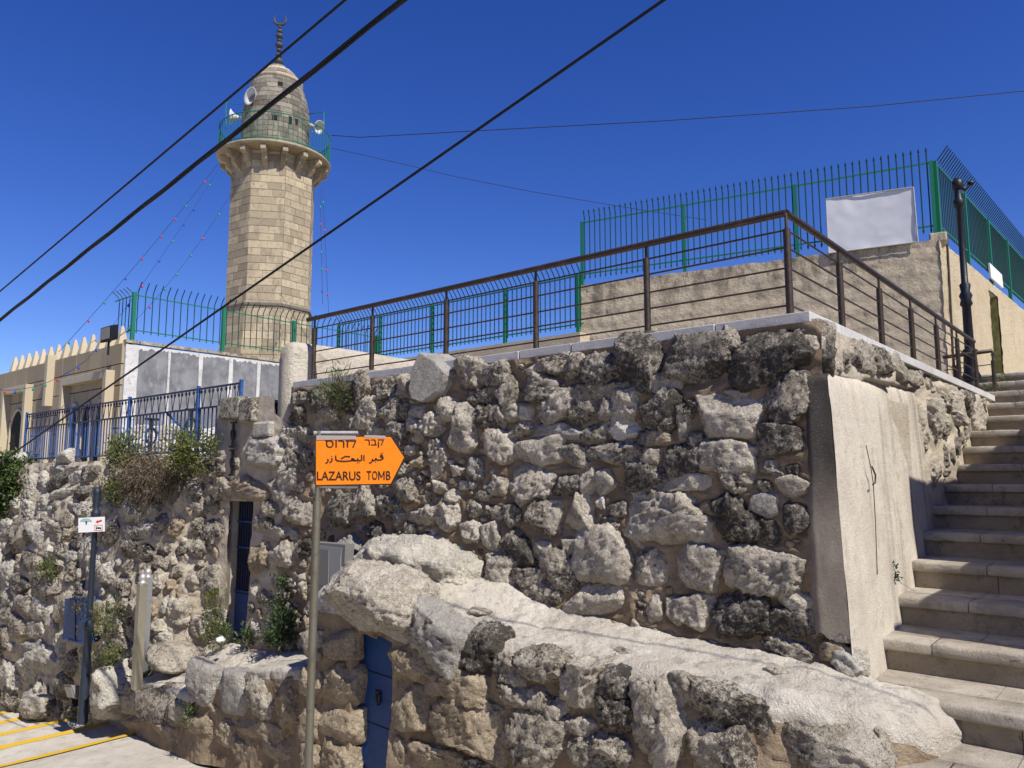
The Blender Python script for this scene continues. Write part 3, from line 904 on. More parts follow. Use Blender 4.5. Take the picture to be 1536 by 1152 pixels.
# ================================================================== LOW BASTION in front of the wall, with blue door
def loft(name, ts, qf, ze, zb, zs, mat, parent, qb=0.08, rnd=0.13, amp=0.035, hole=None, nf=44, nt=40, seed=0.0):
    """front face, rounded arris and sloping top in one skin"""
    V = []
    rows = []
    for t in ts:
        q0, e, b, s0 = qf(t), ze(t), zb(t), zs(t)
        prof = []
        for k in range(nf):
            f = k / (nf - 1)
            prof.append((q0 - 0.05 * (1 - f) ** 2, s0 + (e - rnd - s0) * f))
        for k in range(1, 9):
            th = k / 8 * math.pi / 2
            prof.append((q0 + rnd * (1 - math.cos(th)), e - rnd + rnd * math.sin(th)))
        for k in range(1, nt + 1):
            f = k / nt
            ff = f * f * (3 - 2 * f) * 0.5 + f * 0.5
            prof.append((q0 + rnd + (qb - q0 - rnd) * f, e + (b - e) * ff))
        rows.append(prof)
    m = len(rows[0])
    pts = np.array([[P(t, q, z) for q, z in pr] for t, pr in zip(ts, rows)])
    nrm = np.zeros_like(pts)
    du = np.gradient(pts, axis=0); dv = np.gradient(pts, axis=1)
    nrm = np.cross(dv, du)
    nrm /= np.linalg.norm(nrm, axis=2)[..., None] + 1e-9
    sgn = np.sign((nrm * (-S + 0.8 * U)).sum(2))[..., None]
    nrm = nrm * sgn
    d = amp * (1.4 * fbm(pts * 1.9 + seed, 4) + 0.75 * fbm(pts * 7 + seed, 5, 0.62)) + 0.012 * fbm(pts * 21 + seed, 3, 0.7) - 0.02 * np.clip(1 - np.abs(fbm(pts * 2.6 + 7 + seed, 3)) * 16, 0, 1) * (fbm(pts * 0.8 + 3, 2) > 0.05)
    pts = pts + nrm * d[..., None]
    I = np.arange(len(ts) * m).reshape(len(ts), m)
    Fs = np.stack([I[:-1, :-1], I[1:, :-1], I[1:, 1:], I[:-1, 1:]], -1).reshape(-1, 4)
    if hole:
        TT = np.array([[t] * m for t in ts]); ZZ = pts[..., 2]
        ct = ((TT[:-1, :-1] + TT[1:, 1:]) / 2).ravel(); cz = ((ZZ[:-1, :-1] + ZZ[1:, 1:]) / 2).ravel()
        kk = np.array([[k] * 1 for k in range(m - 1)]).ravel()
        kidx = np.tile(np.arange(m - 1), len(ts) - 1)
        keep = np.array([not (hole(a, b) and k < nf + 2) for a, b, k in zip(ct, cz, kidx)])
        Fs = Fs[keep]
    o = npobj(name, pts.reshape(-1, 3), Fs, mat, parent)
    o.data.materials.append(M['mortar'])
    kid = (Fs[:, 0] % m)
    o.data.polygons.foreach_set('material_index', (kid < nf - 3).astype(np.int32))
    return o
bast = thing('stone_bastion', P(1.8, -0.6, 0.0), 'low bulging stone bench wall with lime capping, small blue door and heavy lintel', 'wall')
QF_T = [-0.86, -0.83, -0.76, -0.62, -0.40, 0.0, 0.7, 2.2, 3.4, 4.2, 4.42, 4.5]
QF_Q = [-0.02, -0.25, -0.46, -0.66, -0.82, -0.93, -1.0, -1.05, -1.15, -1.25, -1.15, -0.95]
def qf0(t): return ip(t, QF_T, QF_Q)
def ze0(t): return ip(t, [-0.86, -0.80, -0.7, -0.5, 0, 0.7, 2.2, 3.0, 3.4, 4.0, 4.5], [0.24, 0.36, 0.46, 0.53, 0.58, 0.61, 0.64, 0.66, 0.74, 0.86, 0.86])
def zb0(t): return ip(t, [-0.86, -0.80, -0.7, -0.5] + ZB_T[1:9] + [4.6], [0.25, 0.37, 0.46, 0.50] + [z + 0.08 for z in ZB_Z[1:9]] + [1.1])
def zs0(t): return ip(t, [-0.86, -0.5, -0.3, 4.5], [0.15, 0.15, -0.3, street_z(4.5) - 0.15])
DT0, DT1, DZ = 3.28, 3.76, 0.50
ts = np.concatenate([np.linspace(-0.86, -0.3, 30), np.linspace(-0.27, 4.5, 175)])
loft('lime_capping', ts, qf0, ze0, zb0, zs0, M['ledge'], bast, 0.06, 0.13, 0.035, lambda t, z: DT0 < t < DT1 and z < DZ)
WB = Rubble(bast, lambda t, z: (qf0(t) if t < 4.2 else -1.25) - 0.02, -L, -S, L, S, K, -1)
p1 = (570, 912, 4.8); p2 = (820, 912, 4.8); p3 = (1060, 912, 4.8); p4 = (300, 912, 4.8)
WB.lay_px(p1, [(340, 205, 390, 320, 's', -18), (720, 310, 245, 265, 'd'), (915, 440, 165, 165, 'm'), (1170, 430, 290, 195, 'm'), (520, 545, 390, 240, 'b', -10),
    (960, 620, 165, 135, 'm'), (1150, 680, 160, 165, 'm'), (620, 870, 420, 370, 'b', -8), (1100, 1000, 420, 390, 'm'), (1270, 755, 135, 140, 'l'),
    (430, 1080, 290, 180, 'b'), (700, 1150, 240, 110, 'm')], 1.0)
WB.lay_px(p2, [(250, 520, 275, 265, 'l'), (470, 530, 185, 165, 'd'), (470, 740, 240, 290, 'd'), (60, 760, 135, 145, 'm'), (250, 850, 175, 115, 'l'), (340, 1030, 370, 250, 'm'),
    (800, 880, 310, 600, 'l', 1), (1240, 700, 470, 200, 'm', -5), (1250, 1010, 440, 390, 'm'), (960, 540, 115, 105, 'm')], 1.0)
WB.lay_px(p3, [(800, 1030, 800, 310, 'm', -6), (1240, 950, 95, 125, 'm')], 0.8)
WB.grow = 1.12
WB.lay_px(p1, [(205, 390, 240, 270, 'b'), (215, 720, 240, 330, 'b'), (150, 1040, 120, 260, 'b')], 0.7, 0.6)
WB.lay_px(p4, [(990, 260, 230, 225, 'b'), (985, 545, 250, 300, 'b'), (985, 830, 250, 280, 'b'), (985, 1075, 250, 220, 'b'), (800, 250, 140, 220, 'm'), (800, 520, 150, 280, 'b'), (800, 830, 140, 260, 'b'), (800, 1080, 140, 200, 'b')], 0.8, 0.55)
WB.grow = 1.3
WB.fill(-0.62, 3.2, lambda a: zs0(a) + 0.02, lambda a: ze0(a) - 0.06, 0.03, 0.20, 'mmbbl', 2200, 0.0, 0.9, maxn=60)
# lintel
a, z = WB.px(545, 893)
lint = stone(bast, M['st_light'], WB.pos(a, z - 0.02, -0.17), -L, -S, 1.30, 0.62, 0.74, -3, 2.9, 0.9, 32, 'lintel')
stone(bast, M['st_hump'], P(3.80, -0.32, 0.99), -L, -S, 1.6, 0.66, 0.95, -10, 2.9, 1.3, 34, 'boulder')
# small stones bedded in the capping
for (t, q, w, tone) in [(2.75, -0.62, .24, 'st_mid'), (1.2, -0.72, .13, 'st_mid'), (0.15, -0.45, .18, 'st_light')]:
    f = (q - qf0(t) - 0.13) / (0.06 - qf0(t) - 0.13)
    ff = f * f * (3 - 2 * f) * 0.5 + f * 0.5
    stone(bast, M[tone], P(t, q, ze0(t) + (zb0(t) - ze0(t)) * ff - 0.012), -L, -S, w, 0.07, w * 0.7, random.uniform(-8, 8), 3, 0.8, 10)
# the blue door and its reveal
m = MB()
qd = qf0(3.5) + 0.10
zb_ = street_z(3.5) - 0.1
m.prism([P(DT1, qf0(DT1) - 0.02, zb_), P(DT1, qd + 0.1, zb_), P(DT1, qd + 0.1, DZ + .1), P(DT1, qf0(DT1) - 0.02, DZ + .02)], L * 0.06)
m.prism([P(DT0, qf0(DT0) - 0.0, zb_), P(DT0, qd + 0.1, zb_), P(DT0, qd + 0.1, DZ + .1), P(DT0, qf0(DT0) - 0.0, DZ + .02)], -L * 0.06)
m.prism([P(DT0 - .06, qf0(DT0) + 0.08, DZ + .03), P(DT1 + .06, qf0(DT1) + 0.08, DZ + .03), P(DT1 + .06, qd + 0.1, DZ + .03), P(DT0 - .06, qd + .1, DZ + .03)], U * 0.1)
m.build('door_reveal', M['mortar'], bast)
door = boxpart('door', P((DT0 + DT1) / 2, qd, (zb_ + DZ + 0.05) / 2), L * 0.25, S * 0.015, U * ((DZ + 0.05 - zb_) / 2), M['blue_door'], bast)
tag(door, 'dark blue sheet metal door under the lintel')
for zz in (0.16, -0.28):
    m = MB(); m.tube([P(DT0, qd - 0.018, zz - 0.012), P(DT1, qd - 0.018, zz + 0.012)], 0.006, 6); m.build('door_seam', M['blue_dark'], door)
m = MB(); m.box(P(3.53, qd - 0.022, -0.03), L * 0.035, S * 0.008, U * 0.05); m.tube([P(3.50, qd - 0.03, 0.0), P(3.50, qd - 0.06, 0.0), P(3.50, qd - 0.06, -0.09), P(3.50, qd - 0.03, -0.09)], 0.008, 6)
m.build('door_handle', M['black_iron'], door)
m = MB(); m.box(P(DT1 - .012, qd - 0.03, (zb_ + DZ) / 2), L * 0.012, S * 0.03, U * ((DZ - zb_) / 2)); m.build('door_frame', M['blue_dark'], door)

# ---- lower platform with big blocks, left of the bastion
plat = thing('stone_platform', P(6.6, -0.6, -0.6), 'low platform of big worn blocks between blue-doored bench wall and yellow-edged steps', 'platform')
def qf2(t): return ip(t, [4.3, 5.3, 5.72, 5.8, 6.6, 7.4, 9.0, 9.2], [-1.16, -1.14, -1.10, -1.08, -1.08, -1.0, -0.76, -0.5])
def ze2(t): return ip(t, [4.3, 5.0, 5.70, 5.80, 6.5, 6.62, 7.2, 8.8, 9.2], [0.10, 0.0, -0.12, -0.30, -0.36, -0.58, -0.64, -0.78, -1.0])
def zb2(t): return ip(t, [4.3, 5.7, 6.5, 7.7, 8.4, 9.2], [0.06, -0.08, -0.18, -0.26, -0.42, -0.75])
loft('platform_top', np.linspace(4.36, 9.2, 190), qf2, ze2, zb2, lambda t: street_z(t) - 0.12, M['ledge'], plat, 0.12, 0.05, 0.022, None, 36, 36, 5.0)
WP = Rubble(plat, lambda t, z: qf2(t) - 0.0, -L, -S, L, S, K, -1)
WP.grow = 1.16
WP.lay_px(p4, [(270, 610, 260, 290, 's'), (430, 620, 170, 300, 'm'), (640, 720, 200, 380, 'b'), (200, 880, 150, 200, 'b'), (420, 880, 280, 160, 'b'), (330, 1030, 240, 180, 'b'), (610, 1030, 280, 200, 'b'), (40, 560, 120, 260, 's')], 0.8, 0.55)
WP.lay_px((0, 650, 2.294), [(470, 920, 110, 120, 'm'), (560, 940, 120, 130, 'm'), (690, 860, 100, 130, 's'), (640, 970, 110, 80, 'm'), (500, 1010, 90, 60, 'b'), (590, 1030, 110, 60, 'b'), (690, 1000, 100, 90, 'b')], 0.8, 0.6)
WP.fill(4.4, 9.0, lambda a: street_z(a), lambda a: ze2(a) - 0.1, 0.05, 0.15, 'bbm', 500, 0.01, 0.8, maxn=24)
# loose rocks lying on and beside the platform
def rock(u, v, q, w, h, d, tone, label, rot=0):
    t, _, z = onq(u, v, q)
    o = stone(None, M[tone], P(t, q, z), -L, -S, w, h, d, rot, 3.0, 0.9, 16, 'boulder')
    return tag(o, label, 'boulder')
rock(62, 1057, -0.62, 0.80, 0.46, 0.6, 'st_light', 'pale rounded boulder on the yellow-edged steps by the rubble wall', 6)
rock(172, 1035, -0.78, 0.70, 0.75, 0.6, 'st_pale', 'tall pale rock leaning between lamp foot and steel posts', 30)
rock(178, 985, -0.45, 0.6, 0.42, 0.5, 'st_mid', 'grey rock wedged behind the steel posts', 20)
rock(262, 985, -0.55, 0.75, 0.30, 0.6, 'st_mid', 'flat dark-edged rock on the platform right of the steel posts', -6)

# ================================================================== GATE PIER with iron door
pier = thing('gate_pier', P(7.55, 0, -0.25), 'plastered rubble pier with narrow dark iron door and black iron ornaments', 'pier')
PD0, PD1, PDZ = 7.42, 7.99, 1.60
WG = Rubble(pier, lambda t, z: -0.03 - 0.05 * (3 - z) / 3, -L, -S, L, S, K, -1)
c7 = (280, 560, 2.744)
WG.lay_px(c7, [(330, 315, 130, 120, 'p'), (125, 385, 60, 80, 'm'), (95, 475, 26, 40, 'm'), (155, 480, 60, 80, 'm'), (60, 555, 45, 55, 'm'), (110, 545, 45, 55, 'm'), (112, 640, 70, 85, 'm'),
    (50, 720, 45, 90, 'm'), (85, 850, 75, 110, 'm'), (378, 470, 60, 80, 'l'), (345, 560, 55, 65, 'm'), (320, 620, 60, 60, 'm'), (375, 660, 80, 60, 'l'), (400, 765, 75, 75, 'l'),
    (310, 760, 60, 110, 'b'), (320, 920, 45, 60, 'm'), (380, 950, 60, 80, 'm'), (240, 470, 130, 70, 'b'), (425, 360, 50, 80, 'm')], 0.9)
WG.fill(6.66, 8.6, lambda a: -0.2, lambda a: 2.3, 0.04, 0.12, 'mmlb', 700, 0.05, 0.7, inside=lambda a, z: not (PD0 - .12 < a < PD1 + .12 and z < PDZ + .15), maxn=26)
WG.core('plaster_core', 6.60, 8.62, lambda a: -0.55, lambda a: ip(a, [6.6, 7.0, 7.05, 8.4, 8.62], [2.55, 2.75, 3.0, 3.0, 2.2]), M['mortar_pale'], 0.03, 0.018, 0.02, 0.5, lambda a, z: PD0 < a < PD1 and z < PDZ)
m = MB()
m.box(P(7.75, 0.42, 1.2), L * 0.70, S * 0.40, U * 0.0005)
m = MB(); m.box(P(8.30, 0.36, 1.0), L * 0.28, S * 0.34, U * 1.95); m.build('pier_body', M['mortar_pale'], pier)
m = MB(); m.box(P(7.03, 0.36, 1.0), L * 0.37, S * 0.34, U * 1.70); m.build('pier_body', M['mortar_pale'], pier)
m = MB(); m.box(P(7.705, 0.36, 2.30), L * 0.288, S * 0.34, U * 0.68); m.build('pier_body', M['mortar_pale'], pier)
for (u0, u1, v0, v1, tn) in [(338, 366, 598, 628, 'st_mid'), (367, 386, 600, 632, 'st_mid'), (386, 411, 634, 655, 'st_pale')]:
    a0, z0 = WG.px(u0, v0); a1, z1 = WG.px(u1, v1)
    boxpart('top_block', P((a0 + a1) / 2, 0.22, (z0 + z1) / 2), L * (abs(a0 - a1) / 2 - 0.004), S * 0.34, U * (abs(z0 - z1) / 2), M[tn], pier, 0.03)
a0, z0 = WG.px(399, 618)
m = MB(); m.lathe([(0.0, 0), (0.13, 0.0), (0.14, 0.3)], P(a0, 0.02, z0), 16, S); m.build('drain_arch', M['dark'], pier)
idoor = boxpart('iron_door', P((PD0 + PD1) / 2, 0.11, 0.68), L * 0.29, S * 0.015, U * 0.95, M['blue_dark'], pier)
for k in range(9):
    tt = PD0 + 0.04 + k * 0.062
    m = MB(); m.tube([P(tt, 0.085, 0.35), P(tt, 0.085, 1.62)], 0.008, 5); m.build('door_bar', M['black_iron'], idoor)
m = MB(); m.box(P((PD0 + PD1) / 2, 0.086, 0.05), L * 0.27, S * 0.008, U * 0.28); m.build('door_panel', M['blue_door'], idoor)
for zz in (0.36, 0.95, 1.3):
    m = MB(); m.box(P((PD0 + PD1) / 2, 0.08, zz), L * 0.29, S * 0.006, U * 0.014); m.build('door_rail', M['blue_door'], idoor)
def ornament(name, c, A, N, h, parent):
    """black iron tie ornament: bar, ring with spindle, bar"""
    m = MB()
    c = np.asarray(c)
    for s_ in (-1, 1):
        m.box(c + s_ * h * 0.47 * U, A * h * 0.20, N * 0.012, U * h * 0.035)
        m.box(c + s_ * h * 0.36 * U, A * h * 0.05, N * 0.012, U * h * 0.12)
    m.box(c, A * h * 0.03, N * 0.010, U * h * 0.26)
    pts = [c + h * (0.15 * math.cos(t) * A + 0.22 * math.sin(t) * U) for t in np.linspace(0, 2 * math.pi, 17)]
    m.tube(pts, 0.014 * h / 0.4, 6, False)
    return m.build(name, M['black_iron'], parent)
for (u, v, hh) in [(353, 652, 0.36), (352, 694, 0.36)]:
    a, z = WG.px(u, v)
    ornament('iron_ornament', WG.pos(a, z, 0.035), -L, -S, hh, pier)

# ---- stucco parapet running back from the left end of the coping
par = MB()
nn = 60
V = []; 
prof = [(6.68, 2.2), (6.68, 3.55), (6.71, 3.66), (6.78, 3.71), (6.90, 3.71), (6.97, 3.66), (7.0, 3.55), (7.0, 2.2)]
qs = [-0.03, 0.0, 0.05] + list(np.linspace(0.12, 8.5, nn))
for i, q in enumerate(qs):
    for (t, z) in prof:
        sh = (0.10, 0.04, 0.01)[i] if i < 3 else 0
        c = 6.84
        V.append(P(c + (t - c) * (1 - sh * 3), q + 0.02 * math.sin(z * 9) * (i < 3), z - sh * (z > 3) + 0.015 * fbm(np.array([[q * 2, z, t]]), 3)[0]))
mm = len(prof)
I = np.arange(len(qs) * mm).reshape(len(qs), mm)
Fs = np.concatenate([np.stack([I[:-1, :-1], I[1:, :-1], I[1:, 1:], I[:-1, 1:]], -1).reshape(-1, 4), np.array([[I[0, 0], I[0, 1], I[0, 6], I[0, 7]], [I[0, 1], I[0, 2], I[0, 5], I[0, 6]], [I[0, 2], I[0, 3], I[0, 4], I[0, 5]]])])
tag(npobj('parapet_wall', V, Fs, M['stucco_white']), 'pale round-topped stucco parapet running back behind the left end of the handrail', 'wall')

# ================================================================== LEFT RUBBLE WALL under the blue railing
lw = thing('rubble_wall', P(12.5, 0, -1.8), 'tall whitish rubble retaining wall below the blue iron railing', 'wall')
BT = [8.3, 8.75, 9.3, 10.3, 11.6, 13.1, 17.5]; BQ = [-0.08, -0.36, -0.60, -0.60, -0.58, -0.56, -0.6]
def Q3(t, z):
    zb = street_z(t)
    f = min(1.0, max(0.0, (z - zb) / (2.25 - zb)))
    b = ip(t, BT, BQ)
    return b * (1 - f) ** 0.9 - 0.16 * math.sin(math.pi * f) * min(1, max(0, (t - 8.3) / 1.0)) + 0.05 * math.sin(t * 2.1 + z * 1.3)
W3 = Rubble(lw, Q3, -L, -S, L, S, K, -1)
W3.lay_px((0, 680, 6.4), [(590, 260, 150, 140, 'd'), (770, 390, 130, 110, 'd'), (430, 470, 110, 130, 'p'), (560, 110, 120, 110, 'p'), (250, 780, 180, 240, 'm'), (370, 780, 120, 180, 'p'),
    (600, 920, 120, 110, 'm'), (690, 970, 110, 110, 'p'), (280, 1030, 110, 160, 'd'), (380, 1050, 90, 110, 'm'), (100, 720, 140, 150, 'p'), (600, 390, 130, 110, 'p'), (760, 520, 190, 130, 'p'), (1000, 560, 110, 130, 'p'),
    (640, 640, 100, 120, 'm'), (480, 700, 150, 100, 'm'), (870, 200, 120, 110, 'd')], 1.2, 1.1)
W3.lay_px((0, 840, 6.4), [(240, 450, 150, 180, 'm'), (400, 480, 170, 210, 'p'), (190, 640, 160, 160, 'm'), (340, 650, 150, 180, 'p'), (290, 850, 180, 150, 's'), (260, 1030, 180, 220, 'p'), (100, 1080, 150, 170, 'p'),
    (430, 250, 270, 200, 'm'), (190, 230, 130, 130, 'd'), (70, 380, 120, 150, 'm'), (60, 520, 110, 150, 'm'), (420, 950, 200, 260, 'p'), (1150, 230, 120, 110, 'm'), (1190, 440, 110, 160, 'm'), (1160, 790, 190, 130, 'm'), (1100, 600, 110, 100, 'p')], 1.0)
W3.lay_px((160, 640, 6.4), [(270, 1030, 150, 130, 'm'), (380, 1010, 110, 140, 'p'), (890, 790, 110, 90, 'm'), (1000, 750, 110, 110, 'm'), (860, 960, 100, 140, 'm')], 1.0)
W3.lay_px((160, 800, 4.8), [(150, 110, 110, 110, 'm'), (270, 130, 110, 100, 'm'), (400, 120, 60, 60, 'd'), (520, 130, 60, 50, 'd'), (480, 290, 90, 70, 'm'), (130, 400, 90, 110, 'm'), (400, 520, 60, 120, 'p'), (470, 580, 90, 180, 'l'), (530, 690, 100, 150, 'l'),
    (350, 680, 90, 90, 'l'), (360, 760, 120, 90, 'p'), (90, 780, 130, 100, 'm'), (60, 660, 110, 100, 'm')], 1.0)
W3.fill(10.3, 17.3, lambda a: street_z(a), lambda a: 2.12, 0.05, 0.24, 'ppppmmd', 3800, 0.016, 1.15, (0.8, 1.5), maxn=165, rough=1.1)
W3.fill(8.5, 10.4, lambda a: ze2(min(a, 9.2)) + 0.05, lambda a: 2.12, 0.045, 0.16, 'mmldb', 1800, 0.03, 0.9, (0.7, 1.4), maxn=75)
W3.core('mortar_bed', 8.25, 17.6, lambda a: street_z(a) - 0.2, lambda a: 2.2, M['mortar_pale'], 0.034, 0.05, 0.05, 0.5, None, 0.05)
for (u, v, w) in [(175, 676, 0.42), (95, 680, 0.55), (25, 684, 0.5)]:
    t, _, z = onq(u, v, 0.0)
    stone(lw, M['st_pale'], P(t, 0.08, 2.30), -L, -S, w, 0.34, 0.35, 2, 5.0, 0.5, 10, 'kerb_block')
# ================================================================== BROWN HANDRAIL on the coping
rail = thing('handrail', P(0.22, 0.24, ZC), 'brown steel handrail with thin horizontal bars along the pale coping', 'railing')
RC = tq(at(1178.5, 317, 6.0))
ZT = 4.02
barz = [at(1178.5, v, 6.0)[2] for v in (345, 371, 401.6, 429, 457.8)]
def rp(kind, x, z):
    return P(RC[0] + x, RC[1], z) if kind == 'l' else P(RC[0], RC[1] + x, z)
SL, SR = 1.29, 1.29
posts_l = [0, SL, 2 * SL, 3 * SL, 4 * SL, 4.93 * SL]
posts_r = [SR * k for k in range(1, 7)]
for kind, xs in (('l', posts_l), ('r', posts_r)):
    for x in xs:
        m = MB()
        m.tube([rp(kind, x, ZC - 0.02), rp(kind, x, 3.885)], 0.030, 12)
        m.tube([rp(kind, x, 3.88), rp(kind, x, ZT)], 0.014, 8, False)
        m.build('post', M['bronze'], rail)
m = MB(); m.tube([rp('l', 4.93 * SL + 0.16, ZT), rp('l', 0, ZT)], 0.030, 12); m.tube([rp('l', 0, ZT), rp('r', 6 * SR + 0.02, ZT)], 0.030, 12)
m.build('top_rail', M['bronze'], rail)
for z in barz:
    m = MB(); m.tube([rp('l', 4.93 * SL, z), rp('l', 0, z)], 0.0085, 6); m.build('bar', M['bronze'], rail)
    m = MB(); m.tube([rp('r', 0, z), rp('r', 6 * SR, z)], 0.0085, 6); m.build('bar', M['bronze'], rail)
# short rail by the lamp post
r2 = thing('stair_rail', at(1491, 577, 12.6), 'short brown steel rail across the stair head beside the lamp post', 'railing')
pa, pb = at(1415, 536, 12.9), at(1488, 526, 12.3)
m = MB(); m.tube([pa, pb, pb + np.array([0.04, 0.05, -0.06])], 0.032, 10); m.build('top_rail', M['bronze'], r2)
for f in (0.22, 1.0):
    p = pa + (pb - pa) * f
    m = MB(); m.tube([p - U * 0.16, p - U * 0.85], 0.03, 10); m.tube([p, p - U * 0.17], 0.014, 6, False); m.build('post', M['bronze'], r2)
for k in range(3):
    m = MB(); m.tube([pa - U * (0.22 + 0.2 * k), pb - U * (0.22 + 0.2 * k)], 0.0085, 6); m.build('bar', M['bronze'], r2)

# ================================================================== STUCCO HOUSE behind the terrace
c0 = at(1409, 358, 15.0)
zt = c0[2]
da = np.array([-math.sin(R(61)), math.cos(R(61)), 0])     # along the front, to the left
dr = np.array([math.sin(R(42.5)), math.cos(R(42.5)), 0])  # along the right side, away
nf_ = np.array([-da[1], da[0], 0]); nf_ = nf_ if np.dot(nf_, [0, -1, 0]) > 0 else -nf_
nr_ = np.array([dr[1], -dr[0], 0])
pl = onplane(867, 470, c0, nf_)
LEN = float(np.dot(pl - c0, da))
house = thing('stucco_house', c0 + da * 3 - U * (zt - 3.0), 'rough tan stucco building with sooty top edge behind the terrace', 'building')
def Hp(a, n, z): # along front, inwards
    p = c0 + da * a - nf_ * n
    return np.array([p[0], p[1], z])
# front wall as a relief sheet
nx, nz = 240, 110
A2, Z2 = np.meshgrid(np.linspace(0, LEN, nx + 1), np.linspace(2.6, zt, nz + 1), indexing='ij')
pts = np.dstack([c0[0] + da[0] * A2, c0[1] + da[1] * A2, Z2])
hh = 0.014 * fbm(pts * 5.5, 4) + 0.012 * fbm(pts * 17, 3) + 0.005 * np.sin(Z2 * 2 * math.pi / 0.33) * (fbm(pts * 0.9, 2) > -0.2)
pts[..., :2] += nf_[:2] * hh[..., None]
pts[:, -1, 2] += 0.03 * fbm(pts[:, -1] * 3, 3)
I = np.arange((nx + 1) * (nz + 1)).reshape(nx + 1, nz + 1)
Fq = np.stack([I[:-1, :-1], I[1:, :-1], I[1:, 1:], I[:-1, 1:]], -1).reshape(-1, 4)
npobj('front_wall', pts.reshape(-1, 3), Fq, M['stucco'], house)
RL = 16.0
d1 = float(np.dot(onplane(1488, 500, c0, nr_) - c0, dr)); d2 = d1 + 1.05
zlint = onplane(1490, 440, c0, nr_)[2]
def Rp(a, n, z):
    p = c0 + dr * a + nr_ * (-n)
    return np.array([p[0], p[1], z])
def relief(name, a0, a1, z0, z1, step=0.06):
    nx, nz = max(2, int((a1 - a0) / step)), max(2, int((z1 - z0) / step))
    A2, Z2 = np.meshgrid(np.linspace(a0, a1, nx + 1), np.linspace(z0, z1, nz + 1), indexing='ij')
    pts = np.dstack([c0[0] + dr[0] * A2, c0[1] + dr[1] * A2, Z2])
    hh = 0.022 * fbm(pts * 5.0, 4) + 0.012 * fbm(pts * 17, 3)
    pts[..., :2] += nr_[:2] * hh[..., None]
    I = np.arange((nx + 1) * (nz + 1)).reshape(nx + 1, nz + 1)
    npobj(name, pts.reshape(-1, 3), np.stack([I[:-1, :-1], I[1:, :-1], I[1:, 1:], I[:-1, 1:]], -1).reshape(-1, 4), M['stucco_side'], house)
g = G('tan_stucco')
ca = g.mix(g.ramp(g.noise(1.6, 6, 0.6), 0.35, 0.65), (0.66, 0.53, 0.33), (0.73, 0.61, 0.41))
fa = g.noise(16, 8, 0.72)
ca = g.mix(g.ramp(fa, 0.52, 0.72, 0, 0.4), ca, (0.47, 0.37, 0.22))
M['stucco_side'] = g.done(ca, 0.95, g.bump(g.math('ADD', fa, g.math('MULTIPLY', g.noise(45, 6, 0.7), 0.4)), 1.0, 0.08))
relief('side_wall', -0.02, d1, 2.6, zt - 0.01)
relief('side_wall', d2, RL, 2.6, zt - 0.01)
relief('side_wall', d1, d2, zlint, zt - 0.01)
m = MB()
m.prism([Hp(0.03, 0.03, 2.6), Hp(LEN, 0.03, 2.6), Hp(LEN, 12, 2.6), Rp(RL, 0.45, 2.6), Rp(0.2, 0.45, 2.6)], U * (zt - 2.62))
m.prism([Rp(0.02, 0.05, 2.6), Rp(d1, 0.05, 2.6), Rp(d1, 0.6, 2.6), Rp(0.3, 0.6, 2.6)], U * (zt - 2.625))
m.prism([Rp(d2, 0.05, 2.6), Rp(RL, 0.05, 2.6), Rp(RL, 0.6, 2.6), Rp(d2, 0.6, 2.6)], U * (zt - 2.625))
m.prism([Rp(d1 - .001, 0.05, zlint), Rp(d2, 0.05, zlint), Rp(d2, 0.6, zlint), Rp(d1 - .001, 0.6, zlint)], U * (zt - zlint - 0.03))
m.build('house_body', M['stucco_side'], house)
m = MB(); m.prism([Rp(d1, 0.42, 2.6), Rp(d2, 0.42, 2.6), Rp(d2, 0.44, 2.6), Rp(d1, 0.44, 2.6)], U * (zlint - 2.6)); m.build('door', M['green_dark'], house)
m = MB(); m.prism([Rp(d1 + .0, 0.02, 2.6), Rp(d1 + .05, 0.02, 2.6), Rp(d1 + .05, 0.40, 2.6), Rp(d1 + .0, 0.40, 2.6)], U * (zlint - 2.6)); m.build('door_frame', M['green'], house)
m = MB(); m.prism([Rp(d2 - .012, 0.03, 2.6), Rp(d2 - .001, 0.03, 2.6), Rp(d2 - .001, 0.41, 2.6), Rp(d2 - .012, 0.41, 2.6)], U * (zlint - 2.6 - .01))
gm = G('mossy_reveal')
M['moss'] = gm.done(gm.mix(gm.ramp(gm.noise(4, 6, 0.7), 0.4, 0.6), (0.30, 0.25, 0.09), (0.16, 0.15, 0.05)), 0.95, gm.bump(gm.noise(40, 6), 0.8, 0.02))
m.build('door_reveal', M['moss'], house)
pq = [onplane(1484.5, 394, c0 + nr_ * 0.05, nr_), onplane(1503, 412, c0 + nr_ * 0.05, nr_), onplane(1505, 432, c0 + nr_ * 0.05, nr_), onplane(1487, 416, c0 + nr_ * 0.05, nr_)]
m = MB(); m.prism(pq, -nr_ * 0.04); m.build('plaque', M['white'], house)
m = MB(); pts = [onplane(u, v, c0 + nr_ * 0.03, nr_) for u, v in ((1420, 352), (1424, 420), (1427, 480), (1431, 560))]
m.tube(pts, 0.022, 6); m.build('drain_pipe', M['bronze'], house)
m = MB(); m.box(c0 + da * 0.02 + U * 0.06 - nf_ * 0.25, da * 0.16, nf_ * 0.18, U * 0.10); m.build('corner_block', M['stucco'], house, None, 0.03)
